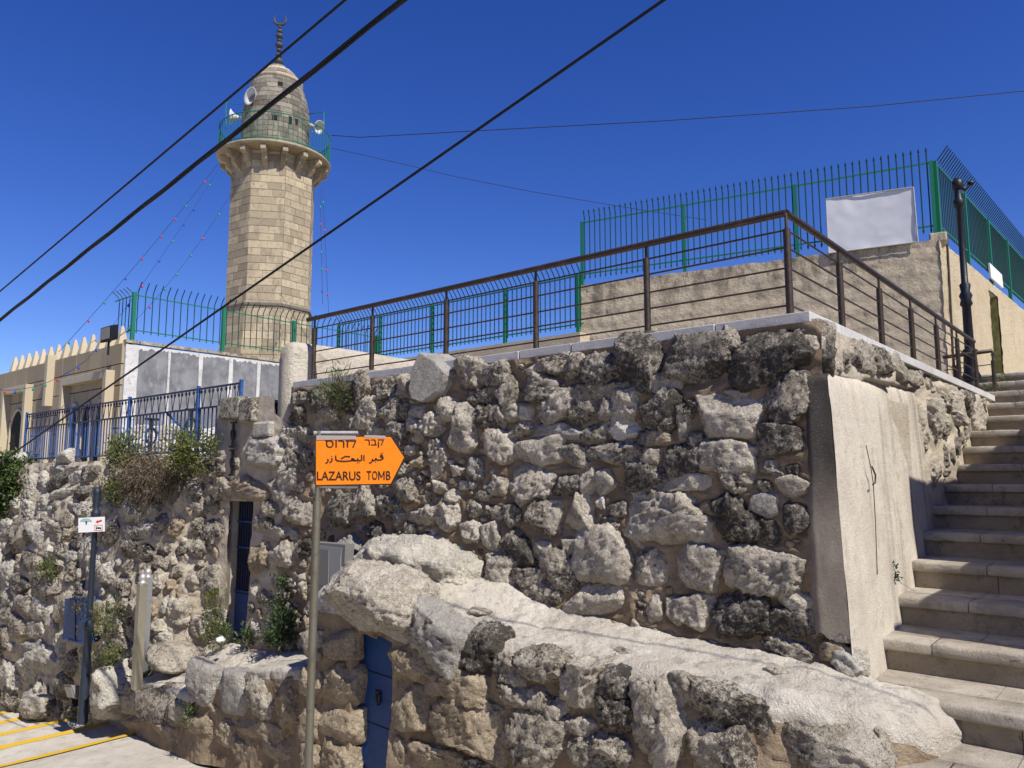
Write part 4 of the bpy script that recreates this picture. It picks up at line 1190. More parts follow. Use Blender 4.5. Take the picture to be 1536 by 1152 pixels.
# blank white board fixed to the fence
bq = [onplane(u, v, c0 + nf_ * 0.06 + U * 0, nf_) for u, v in ((1239, 299), (1370, 281), (1377, 363), (1243, 380))]
nxb = 24
B = np.array(bq)
gu, gv = np.meshgrid(np.linspace(0, 1, nxb + 1), np.linspace(0, 1, nxb + 1), indexing='ij')
pts = ((1 - gu) * (1 - gv))[..., None] * B[0] + (gu * (1 - gv))[..., None] * B[1] + (gu * gv)[..., None] * B[2] + ((1 - gu) * gv)[..., None] * B[3]
pts = pts + nf_ * (0.035 * fbm(pts * 1.6, 3) + 0.008 * fbm(pts * 5, 2))[..., None]
I = np.arange((nxb + 1) ** 2).reshape(nxb + 1, nxb + 1)
board = thing('blank_board', B[3], 'blank dented white metal board fixed to the green fence', 'board')
npobj('sheet', pts.reshape(-1, 3), np.stack([I[:-1, :-1], I[1:, :-1], I[1:, 1:], I[:-1, 1:]], -1).reshape(-1, 4), M['board'], board)
for i in range(4):
    p, q = B[i], B[(i + 1) % 4]
    m = MB(); m.tube([p + nf_ * 0.01, q + nf_ * 0.01], 0.014, 6); m.build('edge_strip', M['galv_light'], board)

# ================================================================== GREEN SPEARED FENCES
def picket_mesh(name, h, tipv, mat, spear=True, r=0.015):
    """bar of height h from z=0, bent tip leaning along local -y"""
    m = MB()
    pts = [(0, 0, 0), (0, 0, h)]
    k = len(tipv)
    pts += [(0, -a, h + b) for a, b in tipv]
    m.tube(pts, r, 5)
    if spear:
        e = np.array(pts[-1], float); d = e - np.array(pts[-2], float); d /= np.linalg.norm(d)
        m.tube([e - d * 0.01, e + d * 0.03, e + d * 0.11], [0.008, 0.026, 0.002], 5)
        m.tube([np.array([0, 0, 0.05]), np.array([0, 0, -0.005]), np.array([0, 0, -0.07])], [0.010, 0.024, 0.002], 5)
    return m.mesh(name, mat)
def fence(name, label, A, B, out, nbars, posts, zr0, zr1, zbase, me, group=None, postr=0.035, zp1=None, tilt=0.0):
    """A,B plan end points (left to right), rails at zr0/zr1 above A.z"""
    A = np.asarray(A, float); B = np.asarray(B, float)
    f = thing(name, A, label, 'fence', group)
    d = B - A; ln = np.linalg.norm(d); du = d / ln
    for z in (zr0, zr1):
        m = MB(); m.box((A + B) / 2 + U * z, d / 2, out * 0.012, U * 0.016); m.build('rail', M['green'], f)
    for pf in posts:
        m = MB(); p = A + d * pf
        h0, h1 = zbase, (zp1 if zp1 is not None else zr1 + 0.03)
        m.box(p + U * (h0 + h1) / 2, du * postr, out * postr, U * (h1 - h0) / 2)
        m.build('post', M['green'], f)
    for k in range(nbars):
        p = A + d * ((k + 0.5) / nbars) + U * (zr0 - 0.08)
        inst('picket', me, f, frame(p, du, -out, U))
    return f
# on the stucco house
zr1 = onplane(1394, 241, c0, nf_)[2]; zr0 = onplane(1401, 336, c0, nf_)[2]
base = np.array([c0[0], c0[1], zt]) - nf_ * 0.12
me1 = picket_mesh('picket', zr1 - zr0 + 0.20, [(0.02, 0.05), (0.03, 0.10)], M['green_dark'])
pA = base + da * (LEN - 0.08); pB = base + da * 0.06
fr = [0.0, 1 - float(np.dot(onplane(1194, 330, c0, nf_) - c0, da)) / LEN, 1 - float(np.dot(onplane(1022, 360, c0, nf_) - c0, da)) / LEN, 1.0]
fence('spear_fence', 'green spear-topped fence along the front edge of the stucco building, holding the white board', pA, pB, nf_, 56, fr, zr0 - zt, zr1 - zt, -0.02, me1, None, 0.035)
me1b = picket_mesh('picket', zr1 - zr0 + 0.10, [(0.06, 0.07), (0.24, 0.30)], M['green_dark'], False, 0.014)
pC = base + dr * 15.5
fence('spear_fence', 'green fence with outward leaning spikes receding above the tan side wall and doorway', base + dr * 0.05, pC, nr_, 105, [0.0, 0.155, 0.31, 0.46, 0.62, 0.78, 0.93], zr0 - zt, zr1 - zt, -0.02, me1b, None, 0.04)
# on the low wall further left
q2 = tq(pl)
lowA = tq(at(868, 495, 18.0)); 
def lp(u, v):                          # plane of the low back wall
    return onplane(u, v, at(868, 495, 18.3), S)
w_r = lp(870, 496); w_l = lp(500, 560)
zlow = w_r[2] - 0.03
backw = thing('back_wall', np.array([w_r[0], w_r[1], 3.0]), 'low sooty stucco wall under the curved-spike green fence', 'wall')
m = MB(); dW = w_l - w_r; dW[2] = 0; 
m.box((w_r + w_l) / 2 * np.array([1, 1, 0]) + U * (zlow + 2.0) / 2 + S * 0.2, dW / 2, S * 0.2, U * (zlow - 2.0) / 2)
m.build('wall_body', M['stucco'], backw)
zt2 = lp(866, 411)[2]; zb2_ = lp(866, 484)[2]
me2 = picket_mesh('picket', zt2 - zb2_ + 0.10, [(0.02, 0.06), (0.09, 0.16), (0.22, 0.30)], M['green_dark'], False, 0.014)
fa = np.array([w_l[0], w_l[1], zlow]); fb = np.array([w_r[0], w_r[1], zlow])
tt = lambda u: float(np.dot(lp(u, 480) - w_l, -L) / np.linalg.norm(dW))
out2 = -S * 0.6 + L * 0.8
fence('curved_fence', 'green fence with outward curling spikes between minaret and stucco building', fa + S * 0.15, fb + S * 0.15, -S, 62, [tt(u) for u in (503, 565, 643, 752, 862)], zb2_ - zlow, zt2 - zlow, 0, me2, None, 0.04)

# ================================================================== RIGHT LAMP POST
lb = at(1459, 588, 13.0)
def lamp_column(name, base, H, label, mat, arm=False, group=None, r=0.053):
    t = thing(name, base, label, 'lamp post', group)
    m = MB()
    m.lathe([(0.17, 0), (0.17, 0.10), (0.14, 0.14), (0.12, 0.20), (0.15, 0.26), (0.115, 0.34), (0.10, 0.62), (0.13, 0.66), (0.13, 0.70), (0.09, 0.74)], base, 18)
    m.build('base', mat, t)
    m = MB()
    h2 = 0.74 + 0.26 * H
    m.lathe([(r * 1.45, 0.74), (r * 1.3, h2 - 0.25), (r * 1.9, h2 - 0.2), (r * 1.5, h2 - 0.12), (r * 2.0, h2 - 0.05), (r * 1.3, h2 + 0.02), (r * 1.7, h2 + 0.14), (r * 1.05, h2 + 0.18),
             (r * 0.9, H - 0.55), (r * 1.6, H - 0.5), (r * 1.8, H - 0.42), (r * 1.1, H - 0.36), (r * 1.0, H - 0.2)], base, 16)
    m.build('shaft', mat, t)
    m = MB()
    m.lathe([(r * 1.2, H - 0.2), (r * 1.7, H - 0.17), (r * 1.7, H - 0.05), (r * 1.2, H - 0.03), (r * 0.9, H), (0, H + 0.03)], base, 14)
    m.build('cap', mat, t)
    if arm:
        m = MB()
        e = np.array([0.9, -0.1, 0])
        m.tube([base + U * (H - 0.12), base + U * (H - 0.20) + e * 0.12, base + U * (H - 0.14) + e * 0.2], 0.035, 8)
        m.lathe([(0, -.04), (0.055, -.02), (0.055, .03), (0, .06)], base + U * (H - 0.10) + e * 0.24, 10)
        m.build('broken_arm', mat, t)
    return t
lamp_column('lamp_post', lb, float(at(1440, 268, 13.0)[2] - lb[2]), 'dark cast iron lamp post with broken arm at the top of the stairs', M['black_iron'], True)

# ================================================================== MOSQUE: crenellated front and grey rendered flank
mc = at(187, 514, 22.0)
zm = mc[2]
mosque = thing('mosque', np.array([mc[0], mc[1], 2.2]), 'tan stone mosque with crenellated parapet and arched window panels', 'building')
def mp(u, v, off=0.0):
    return onplane(u, v, mc - S * off, S)
def Mp(a, q, z):
    p = mc + a * L + q * S
    return np.array([p[0], p[1], z])
def ma(u, v): 
    p = mp(u, v)
    return float(np.dot(p - mc, L)), float(p[2])
MLEN = 15.0
m = MB(); m.box(Mp(MLEN / 2 + 0.05, 6.0, (zm - 2) / 2), L * (MLEN / 2 - 0.05), S * 5.9, U * (zm / 2 + 1 - 0.05)); m.build('mosque_body', M['mosque_trim'], mosque)
bm_ = bevel_cube('block', M['mosque'], 0.03)
ch = 0.62
rsb = np.random.RandomState(8)
nc = 0
zrow = zm - ch / 2
row = 0
while zrow > 1.6:
    a = -0.02 if row % 2 == 0 else -0.02
    w0 = 0.55 if row % 2 else 1.1
    while a < 10.5:
        w = w0 if a < 0.1 else 1.1
        inst('stone_block', bm_, mosque, frame(Mp(a + w / 2, 0.05 + rsb.uniform(-.008, .008), zrow), L * (w / 2 - 0.010), S * 0.12, U * (ch / 2 - 0.016)))
        a += w
    zrow -= ch; row += 1
# merlons
for k in range(14):
    u_ = None
    a = 0.45 + k * 0.70
    m = MB()
    b = Mp(a, -0.02, zm)
    m.add([b - L * .15 - S * .02, b + L * .15 - S * .02, b + L * .15 + S * .26, b - L * .15 + S * .26, b - L * .03 + S * .09 + U * .56, b + L * .03 + S * .09 + U * .56, b + L * .03 + S * .15 + U * .56, b - L * .03 + S * .15 + U * .56],
          [(0, 1, 5, 4), (1, 2, 6, 5), (2, 3, 7, 6), (3, 0, 4, 7), (4, 5, 6, 7)])
    m.build('merlon', M['mosque_trim'], mosque)
# arched panels
def arch_panel(u0, u1, v0, v1, narch, depth=0.25):
    a0, z1 = ma(u1, v0); a1, _ = ma(u0, v0)
    z0 = z1 - 3.4
    for (x0, x1, y0, y1) in ((a0, a0 + 0.22, z0, z1), (a1 - 0.22, a1, z0, z1), (a0 + .22, a1 - .22, z1 - 0.22, z1)):
        boxpart('panel_frame', Mp((x0 + x1) / 2, -0.18, (y0 + y1) / 2), L * (x1 - x0) / 2, S * 0.13, U * (y1 - y0) / 2, M['mosque_trim'], mosque, 0.01)
    w = (a1 - a0 - 0.5) / narch
    for k in range(narch):
        c = a0 + 0.25 + w * (k + 0.5)
        zs = z1 - 1.55
        hw = w * 0.36
        pts = [Mp(c - hw, -0.09, z0 + 0.2), Mp(c - hw, -0.09, zs)]
        for th in np.linspace(0.15, 1, 6): pts.append(Mp(c - hw * math.cos(th * math.pi / 2), -0.09, zs + 0.75 * math.sin(th * math.pi / 2) ** 1.3))
        for th in np.linspace(1, 0.15, 6)[1:]: pts.append(Mp(c + hw * math.cos(th * math.pi / 2), -0.09, zs + 0.75 * math.sin(th * math.pi / 2) ** 1.3))
        pts += [Mp(c + hw, -0.09, zs), Mp(c + hw, -0.09, z0 + 0.2)]
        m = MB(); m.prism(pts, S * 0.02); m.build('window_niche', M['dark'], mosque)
        m = MB(); m.tube(pts, 0.055, 6); m.build('arch_moulding', M['mosque_trim'], mosque)
arch_panel(107, 176, 556, 600, 3)
arch_panel(18, 54, 577, 600, 1)
a0, z0 = ma(85, 536)
m = MB(); m.box(Mp(a0, -0.16, zm - 0.7), L * 0.12, S * 0.14, U * 0.85); m.build('pilaster', M['mosque_trim'], mosque, None, 0.01)
for dz in (0, 0.9):
    pass
a0, z0 = ma(80, 620)
m = MB(); m.box(Mp(a0, -0.14, zm - 3.4), L * 0.14, S * 0.12, U * 1.0); m.build('pilaster', M['mosque_trim'], mosque, None, 0.01)
# flank: white strips, grey panels, whitewashed base
def Fp(u, v, off=0.0):
    return onplane(u, v, mc - L * off, L)
def fq(u): return float(np.dot(Fp(u, 540) - mc, S))
m = MB(); m.box(Mp(-0.06, 7.0, zm - 1.55), L * 0.06, S * 7.0, U * 1.5); m.build('flank_whitewash', M['whitewash'], mosque)
m = MB(); m.box(Mp(-0.05, 7.0, zm + 0.04), L * 0.10, S * 7.02, U * 0.045); m.build('flank_coping', M['st_mid'], mosque)
edges = [(205, 249), (253.5, 295), (302, 341), (347, 383), (389, 418), (424, 452)]
for (u0, u1) in edges:
    q0, q1 = fq(u0), fq(u1)
    V = []
    rr = np.random.RandomState(int(u0))
    n = 14
    top = [zm - 0.10 - 0.10 * rr.rand() ** 2 for _ in range(n + 1)]
    poly = [Mp(-0.135, q0 + 0.03 * rr.rand(), zm - 2.35)] + [Mp(-0.135, q0 + 0.02 * rr.randn() * 0.6, zm - 2.35 + 2.2 * f) for f in (0.25, 0.5, 0.75)]
    poly += [Mp(-0.135, q0 + (q1 - q0) * k / n, top[k]) for k in range(n + 1)]
    poly += [Mp(-0.135, q1 + 0.02 * rr.randn() * 0.6, zm - 2.35 + 2.2 * f) for f in (0.75, 0.5, 0.25)] + [Mp(-0.135, q1, zm - 2.35)]
    m = MB(); m.prism(poly, L * 0.03); m.build('render_panel', M['render'], mosque)
FB = Rubble(mosque, lambda q, z: -0.12 - 0.15 * max(0, zm - 2.5 - z), S, -L, S, L, np.array([mc[0], mc[1], 0.0]), -1)
FB.fill(0.1, 10, lambda q: 2.2, lambda q: zm - 2.35, 0.1, 0.3, 'ppp', 400, 0.02, 0.7, maxn=45)
FB.core('flank_base', 0.0, 13.5, lambda q: 1.8, lambda q: zm - 2.3, M['whitewash'], 0.10, 0.04, 0.04)
for (u, v) in [(223, 655), (282, 640)]:
    p = Fp(u, v, 0.35)
    ornament('iron_ornament', p - L * 0.35 + np.array([0, -0.2, 0]), S, -L, 1.0, mosque)
# floodlight on the parapet
fl = thing('floodlight', at(163, 517, 21.8), 'grey floodlight on a bracket at the end of the mosque parapet', 'floodlight')
b = at(163, 517, 21.8)
m = MB(); m.box(b + U * 0.32, np.array([.19, -.08, .03]), np.array([.05, .12, .04]), np.array([0.02, -.05, .21])); m.build('housing', M['black_iron'], fl, None, 0.02)
m = MB(); m.box(b + U * 0.33 + np.array([-.05, -.13, -.03]), np.array([.15, -.07, .02]), np.array([.005, .01, .003]), np.array([0.015, -.04, .16])); m.build('lens', M['glass'], fl)
m = MB(); m.tube([b - U * .3, b + U * 0.12], 0.03, 6); m.build('bracket', M['black_iron'], fl)
# fence on the flank parapet, returning over the front corner
zf1 = onplane(202, 441, mc, L)[2]; zf0 = onplane(201, 494, mc, L)[2]
me3 = picket_mesh('picket', zf1 - zf0 + 0.16, [(0.03, 0.08), (0.10, 0.18), (0.20, 0.30)], M['green_dark'], False, 0.015)
fb0 = Mp(0.12, 0.25, zm); fb1 = Mp(0.12, 9.4, zm)
fence('parapet_fence', 'green spiked fence along the grey rendered parapet below the minaret', fb0, fb1, -L, 42, [0.0, fq(328) / 9.4, fq(438) / 9.4, 1.0], zf0 - zm, zf1 - zm, 0, me3, None, 0.05, zf1 - zm + 0.08)
rt = thing('fence_return', fb0 + L * 0.0, 'curled end of the green fence fanning out beside the floodlight', 'fence')
for k in range(5):
    p = fb0 + L * (0.18 + 0.24 * k) + S * 0.05
    m = MB(); m.tube([p + U * (zf0 - zm - .05), p + U * (zf1 - zm + 0.02), p + U * (zf1 - zm + 0.14) + L * 0.06 - S * 0.05, p + U * (zf1 - zm + 0.28) + L * 0.22 - S * 0.12], 0.014, 5); m.build('picket', M['green_dark'], rt)
for z in (zf0 - zm, zf1 - zm):
    m = MB(); m.tube([fb0 + U * z, fb0 + U * z + L * 1.3], 0.02, 5); m.build('rail', M['green'], rt)

# ================================================================== MINARET
MY = 29.5
mb_ = at(402, 500, MY); MX, MYY = mb_[0], mb_[1]
def mz(v): 
    r = ray(405, v); return EYE[2] + r[2] * (MYY / r[1])
def mr(px, v):
    z = mz(v); f = MYY * math.cos(PIT) + (z - EYE[2]) * math.sin(PIT)
    return px / 2 / FPX * f
mo = np.array([MX, MYY, 0.0])
minaret = thing('minaret', np.array([MX, MYY, 3.0]), 'octagonal tan stone minaret with balcony, old domed top and crescent finial', 'minaret')
OA = R(-90 + 10)      # one face roughly to the front right
def octp(r, z, k): 
    th = OA + R(45) * k + R(22.5)
    return mo + np.array([r * math.cos(th), r * math.sin(th), z])
# shaft core and blocks
z_base, z_band, z_top = mz(530), mz(468), mz(262)
r_base, r_b, r_t = mr(134, 525) / 0.96, mr(122, 465) / 0.97, mr(120, 285) / 0.97
def r_at(z):
    if z < z_band: return r_b * 1.02 + (r_base - r_b * 1.02) * ((z_band - z) / (z_band - z_base)) ** 1.3
    return r_b + (r_t - r_b) * (z - z_band) / (z_top - z_band)
m = MB()
zs_ = np.linspace(z_base - 2, mz(243) - 0.1, 24)
V = [octp(r_at(max(z, z_base)) - 0.025, z, k) for z in zs_ for k in range(8)]
Fo = [(i * 8 + k, i * 8 + (k + 1) % 8, (i + 1) * 8 + (k + 1) % 8, (i + 1) * 8 + k) for i in range(23) for k in range(8)]
m.add(V, Fo); m.build('shaft_core', M['joint'], minaret)
bk = bevel_cube('block', M['minaret'], 0.02)
rsm = np.random.RandomState(21)
zc = z_base - 1.2; row = 0
while zc < mz(243) - 0.45:
    hcr = 0.295
    if zc > z_band - 0.05 and row > 0: hcr = 0.285
    for k in range(8):
        p0 = octp(r_at(zc + hcr / 2), zc + hcr / 2, k); p1 = octp(r_at(zc + hcr / 2), zc + hcr / 2, (k + 1) % 8)
        mid = (p0 + p1) / 2; nn_ = mid - mo; nn_[2] = 0; nn_ /= np.linalg.norm(nn_)
        if np.dot(nn_, EYE - mid) < 0: continue
        d = p1 - p0; ln = np.linalg.norm(d); du = d / ln
        lo = octp(r_at(zc), zc, k); hi = octp(r_at(zc + hcr), zc + hcr, k)
        lm = (octp(r_at(zc), zc, k) + octp(r_at(zc), zc, k + 1)) / 2; hm = (octp(r_at(zc + hcr), zc + hcr, k) + octp(r_at(zc + hcr), zc + hcr, k + 1)) / 2
        upv = hm - lm; upv = upv / np.linalg.norm(upv)
        x = 0.0
        first = rsm.uniform(0.26, 0.46) if (row + k) % 2 else rsm.uniform(0.46, 0.7)
        while x < ln - 0.02:
            w = min(first, ln - x)
            if ln - x - w < 0.14: w = ln - x
            inst('stone_block' if zc > z_band - 0.1 else 'base_block', bk, minaret, frame(p0 + du * (x + w / 2) - nn_ * (0.06 - rsm.uniform(0, .008)), du * (w / 2 - 0.010), nn_ * 0.06, upv * (hcr / 2 - 0.010)))
            x += w; first = rsm.uniform(0.36, 0.66)
    zc += hcr; row += 1
m = MB()
V = []
for (rr_, z) in ((r_b * 1.02, z_band - 0.10), (r_b * 1.06, z_band - 0.08), (r_b * 1.06, z_band + 0.0), (r_b * 1.0, z_band + 0.06)):
    V += [octp(rr_, z, k) for k in range(8)]
m.add(V, [(i * 8 + k, i * 8 + (k + 1) % 8, (i + 1) * 8 + (k + 1) % 8, (i + 1) * 8 + k) for i in range(3) for k in range(8)])
m.build('string_course', M['minaret_old'], minaret)
# balcony
z_bal = mz(243)
r_bal = mr(164, 236)
m = MB()
m.lathe([(r_t * 0.92, z_bal - 0.20), (r_bal * 0.93, z_bal - 0.14), (r_bal * 0.99, z_bal - 0.10), (r_bal, z_bal - 0.03), (r_bal * 0.99, z_bal), (0.1, z_bal)], mo, 40)
m.build('balcony_slab', M['minaret'], minaret)
for k in range(16):
    th = 2 * math.pi * k / 16 + 0.1
    e = np.array([math.cos(th), math.sin(th), 0]); tn = np.array([-e[1], e[0], 0])
    m = MB()
    prof = [(r_t * 0.88, -0.16), (r_bal * 0.95, -0.16), (r_bal * 0.955, -0.34), (r_bal * 0.90, -0.42), (r_bal * 0.84, -0.42), (r_bal * 0.83, -0.60), (r_bal * 0.78, -0.68), (r_t * 0.88, -0.98)]
    m.prism([mo + e * r + U * (z_bal + h) - tn * 0.10 for r, h in prof], tn * 0.20)
    m.build('corbel', M['minaret'], minaret, None, 0.012)
# drum and pointed dome of small old blocks
prof_px = [(246, 98), (232, 98), (205, 98), (180, 97), (168, 95), (158, 91), (148, 86), (138, 79), (130, 73), (124, 68), (118, 60), (111, 48), (105, 33), (102, 22)]
profz = [(mr(w, v), mz(v)) for v, w in prof_px]
m = MB(); m.lathe([(max(0.02, r - 0.02), z) for r, z in profz] + [(0.0, profz[-1][1] + 0.03)], mo, 40); m.build('dome_core', M['joint'], minaret)
zz_ = [p[1] for p in profz]; rr__ = [p[0] for p in profz]
def rdome(z): return float(np.interp(z, zz_, rr__))
row = 0; z = profz[0][1]
while z < profz[-1][1] - 0.12:
    hc = 0.205
    r0, r1 = rdome(z + 0.012), rdome(min(z + hc - 0.012, profz[-1][1]))
    circ = 2 * math.pi * r0
    nb = max(6, int(circ / 0.42))
    offr = rsm.rand()
    for k in range(nb):
        t0 = 2 * math.pi * (k + offr + 0.02) / nb; t1 = 2 * math.pi * (k + 1 + offr - 0.02) / nb
        tm = (t0 + t1) / 2
        if math.cos(tm) * (-MX) + math.sin(tm) * (-MYY) < -6: continue
        V = []
        jit = rsm.uniform(-.006, .010)
        for (rr_, zq) in ((r0, z + 0.012), (r1, z + hc - 0.012)):
            for t in (t0, tm, t1):
                V.append(mo + np.array([math.cos(t) * (rr_ + jit), math.sin(t) * (rr_ + jit), zq]))
            for t in (t1, tm, t0):
                V.append(mo + np.array([math.cos(t) * (rr_ - .06), math.sin(t) * (rr_ - .06), zq]))
        m = MB()
        m.add(V, [(0, 1, 7, 6), (1, 2, 8, 7), (2, 3, 9, 8), (0, 6, 11, 5), (6, 7, 10, 11), (7, 8, 9, 10), (0, 5, 4, 1), (1, 4, 3, 2)])
        m.build('dome_block', M['minaret_old'] if (z < mz(132) or rsm.rand() < 0.6) else M['minaret'], minaret)
    z += hc; row += 1
zb_ = mz(127)
m = MB(); m.lathe([(rdome(zb_) - .02, zb_ - 0.10), (rdome(zb_) + 0.05, zb_ - 0.08), (rdome(zb_) + 0.04, zb_ + 0.06), (rdome(zb_ + .1) - .03, zb_ + 0.12)], mo, 40); m.build('dome_ring', M['minaret'], minaret)
for (u, v, w, h) in [(427, 198, 7, 7), (446, 197, 5, 11), (433, 146, 7, 7), (453, 196, 4, 8)]:
    z = mz(v); th = math.atan2(-1, (u - 414) / 49 if abs(u - 414) < 49 else 0.9)
    e = np.array([(u - 414) / 49.0, -math.sqrt(max(0.02, 1 - ((u - 414) / 49.0) ** 2)), 0]); tn = np.array([-e[1], e[0], 0])
    c = mo + e * (rdome(z) + 0.012) + U * z
    boxpart('window_slot', c, tn * w / 2 / FPX * MY, e * 0.02, U * h / 2 / FPX * MY, M['dark'], minaret)
# balcony railing
z_rt = mz(204)
for zz in (z_bal + 0.08, z_rt):
    m = MB(); m.tube([mo + np.array([(r_bal - .06) * math.cos(t), (r_bal - .06) * math.sin(t), zz]) for t in np.linspace(0, 2 * math.pi, 49)], 0.022, 5, False); m.build('railing_ring', M['green'], minaret)
for k in range(72):
    t = 2 * math.pi * k / 72
    p = mo + np.array([(r_bal - .06) * math.cos(t), (r_bal - .06) * math.sin(t), 0])
    m = MB(); m.tube([p + U * (z_bal - 0.0), p + U * (z_rt + (0.0 if k % 3 else 0.0))], 0.012, 4); m.build('baluster', M['green'], minaret)
def frm(u0, u1, v0):
    pts = [at(u0, 195, MY - 0.4), at(u0, v0, MY - 0.4), at(u1, v0 + 3, MY + 0.2), at(u1, 190, MY + 0.2)]
    m = MB(); m.tube(pts, 0.022, 5); m.build('light_frame', M['green'], minaret)
frm(339, 366, 154); frm(486, 462, 168)
# finial
m = MB()
zf = mz(101); Hf = mz(24) - zf
def bead(h, r, s=1.0): return [(0.02, h - r * s), (r * 0.8, h - r * 0.35 * s), (r, h), (r * 0.8, h + r * 0.35 * s), (0.02, h + r * s)]
pf = [(0.06, 0.0)]
for h, r in ((0.12, 0.20), (0.27, 0.13), (0.40, 0.11), (0.52, 0.17), (0.64, 0.10), (0.74, 0.16), (0.86, 0.12), (0.96, 0.08)):
    pf += bead(h * Hf * 0.80 + 0.02, r, 1.1)
m.lathe(pf + [(0.035, 0.83 * Hf), (0.03, 0.86 * Hf)], mo + U * zf, 12)
m.build('finial', M['tip'], minaret)
m = MB()
cz = zf + Hf * 0.93
rc = 0.24
for a in np.linspace(0, 1, 2)[:1]:
    th = np.linspace(R(60), R(-240), 25)
    pts = [mo + np.array([rc * math.cos(t), 0, cz - mo[2] + rc * math.sin(t)]) for t in th]
    rsx = [0.008 + 0.052 * math.sin(math.pi * k / 24) for k in range(25)]
    m.tube(pts, rsx, 8)
m.build('crescent', M['tip'], minaret)
# horn loudspeakers
def horn(c, axis, rad, ln, label):
    t = thing('loudspeaker', c, label, 'loudspeaker', 'horn loudspeakers on the minaret')
    m = MB()
    prof = [(0.04, -ln), (0.05, -ln * 0.7), (0.06, -ln * 0.5), (rad * 0.45, -ln * 0.25), (rad * 0.75, -ln * 0.08), (rad, 0.0), (rad * 0.97, 0.01), (rad * 0.72, -ln * 0.09), (rad * 0.4, -ln * 0.27), (0.03, -ln * 0.45)]
    m.lathe(prof, c, 20, axis); m.build('bell', M['horn'], t)
    m = MB(); m.lathe([(0, -ln - 0.14), (0.09, -ln - 0.13), (0.09, -ln), (0.0, -ln + 0.01)], c, 12, axis); m.build('driver', M['galv_light'], t)
    w = np.asarray(axis, float) / np.linalg.norm(axis)
    m = MB(); m.tube([c - w * ln * 0.9, c - w * ln * 0.9 - U * 0.25], 0.02, 5); m.build('bracket', M['galv_light'], t)
horn(at(375, 144, MY - 1.2), (-0.55, -0.85, 0.0), 0.36, 0.55, 'round white horn loudspeaker facing the viewer on the minaret dome')
horn(at(346, 175, MY - 0.6), (-0.97, -0.2, 0.05), 0.30, 0.62, 'white horn loudspeaker pointing left over the minaret balcony')
horn(at(479, 191, MY - 0.5), (0.75, -0.45, -0.35), 0.27, 0.45, 'white horn loudspeaker pointing right over the minaret balcony')

# ================================================================== BLUE IRON RAILING over the left wall
br = thing('blue_railing', P(12.5, 0.1, 2.25), 'blue iron railing with scrolled band along the top of the whitish rubble wall', 'railing')
bt0, bt1 = 8.12, 16.8
zt_, zb_ = 3.26, 2.30
for zz, mt in ((zt_, 'blue_dark'), (zt_ - 0.30, 'blue_dark'), (zb_, 'blue')):
    m = MB(); m.box(P((bt0 + bt1) / 2, 0.12, zz), L * (bt1 - bt0) / 2, S * 0.012, U * 0.014); m.build('rail', M[mt], br)
for t in (8.12, 9.35, 11.75, 14.3, 16.8):
    m = MB(); m.box(P(t, 0.12, 2.75), L * 0.022, S * 0.022, U * 0.56); m.build('post', M['blue'], br)
nb = 72
bmA = MB(); bmA.box((0, 0, 0), (0.008, 0, 0), (0, 0.008, 0), (0, 0, 0.34)); bmA = bmA.mesh('bar', M['blue']); 
bmB = MB(); bmB.box((0, 0, 0), (0.008, 0, 0), (0, 0.008, 0), (0, 0, 0.34)); bmB = bmB.mesh('bar', M['blue_dark'])
for k in range(nb):
    t = bt0 + (bt1 - bt0) * (k + 0.5) / nb
    inst('bar', bmA if (k % 4 == 0 or t > 11.7 and k % 2) else bmB, br, frame(P(t, 0.12, 2.62), L, S, U))
sm_ = MB()
for s_ in (-1, 1):
    sm_.tube([(0.0, 0, -0.15), (s_ * 0.06, 0, 0.14)], 0.007, 4)
    c = np.array([s_ * 0.055, 0, 0.10])
    sm_.tube([c + 0.035 * (1 - 0.05 * i) * np.array([math.cos(i * 0.7), 0, math.sin(i * 0.7)]) for i in range(10)], 0.006, 4)
sm_ = sm_.mesh('scroll', M['blue_dark'])
for k in range(nb // 2):
    t = bt0 + (bt1 - bt0) * (k + 0.5) / (nb // 2)
    inst('scroll', sm_, br, frame(P(t, 0.12, zt_ - 0.155), L, S, U))
m = MB(); m.tube([P(10.4, 0.14, 2.95), P(9.9, 0.7, 2.25)], 0.022, 6); m.build('brace', M['blue'], br)

# ================================================================== ORANGE SIGN ON POLE
sp = at(467, 1000, 5.5); sx, sy = sp[0], sp[1]
zg = street_z(tq(sp)[0])
sign = thing('direction_sign', np.array([sx, sy, zg]), 'orange arrow sign reading LAZARUS TOMB on a galvanised pole', 'sign')
m = MB(); m.tube([(sx, sy, zg), (sx + .004, sy, at(470, 752, 5.5)[2])], 0.028, 14); m.build('pole', M['galv'], sign)
ztop = at(472, 647, 5.5)[2]
m = MB(); m.tube([(sx + .004, sy, at(470, 760, 5.5)[2]), (sx + .006, sy, ztop)], 0.019, 12); m.build('upper_tube', M['galv'], sign)
ex = np.array([math.cos(R(4)), math.sin(R(4)), 0]); en = np.array([math.sin(R(4)), -math.cos(R(4)), 0])
so_ = np.array([sx + 0.006, sy, 0])
def sg(u, v, off=0.0):
    p = onplane(u, v, so_ + en * off, en)
    return p
for (v0, v1) in ((649.5, 649.5), (729, 729.5)):
    m = MB(); m.tube([sg(471, v0), sg(537, v1)], 0.015, 10); m.build('bracket', M['galv_light'], sign)
OUT = [(474, 655), (586, 655.5), (606, 686), (586, 725.5), (474, 727.5)]
m = MB(); m.prism([sg(u, v, 0.022) for u, v in [(473, 654), (588, 653.5), (608.5, 686), (588, 727.5), (473, 729)]], en * -0.004); m.build('backing', M['signblack'], sign)
m = MB(); m.prism([sg(u, v, 0.0245) for u, v in OUT], en * -0.002); plate = m.build('plate', M['orange'], sign)
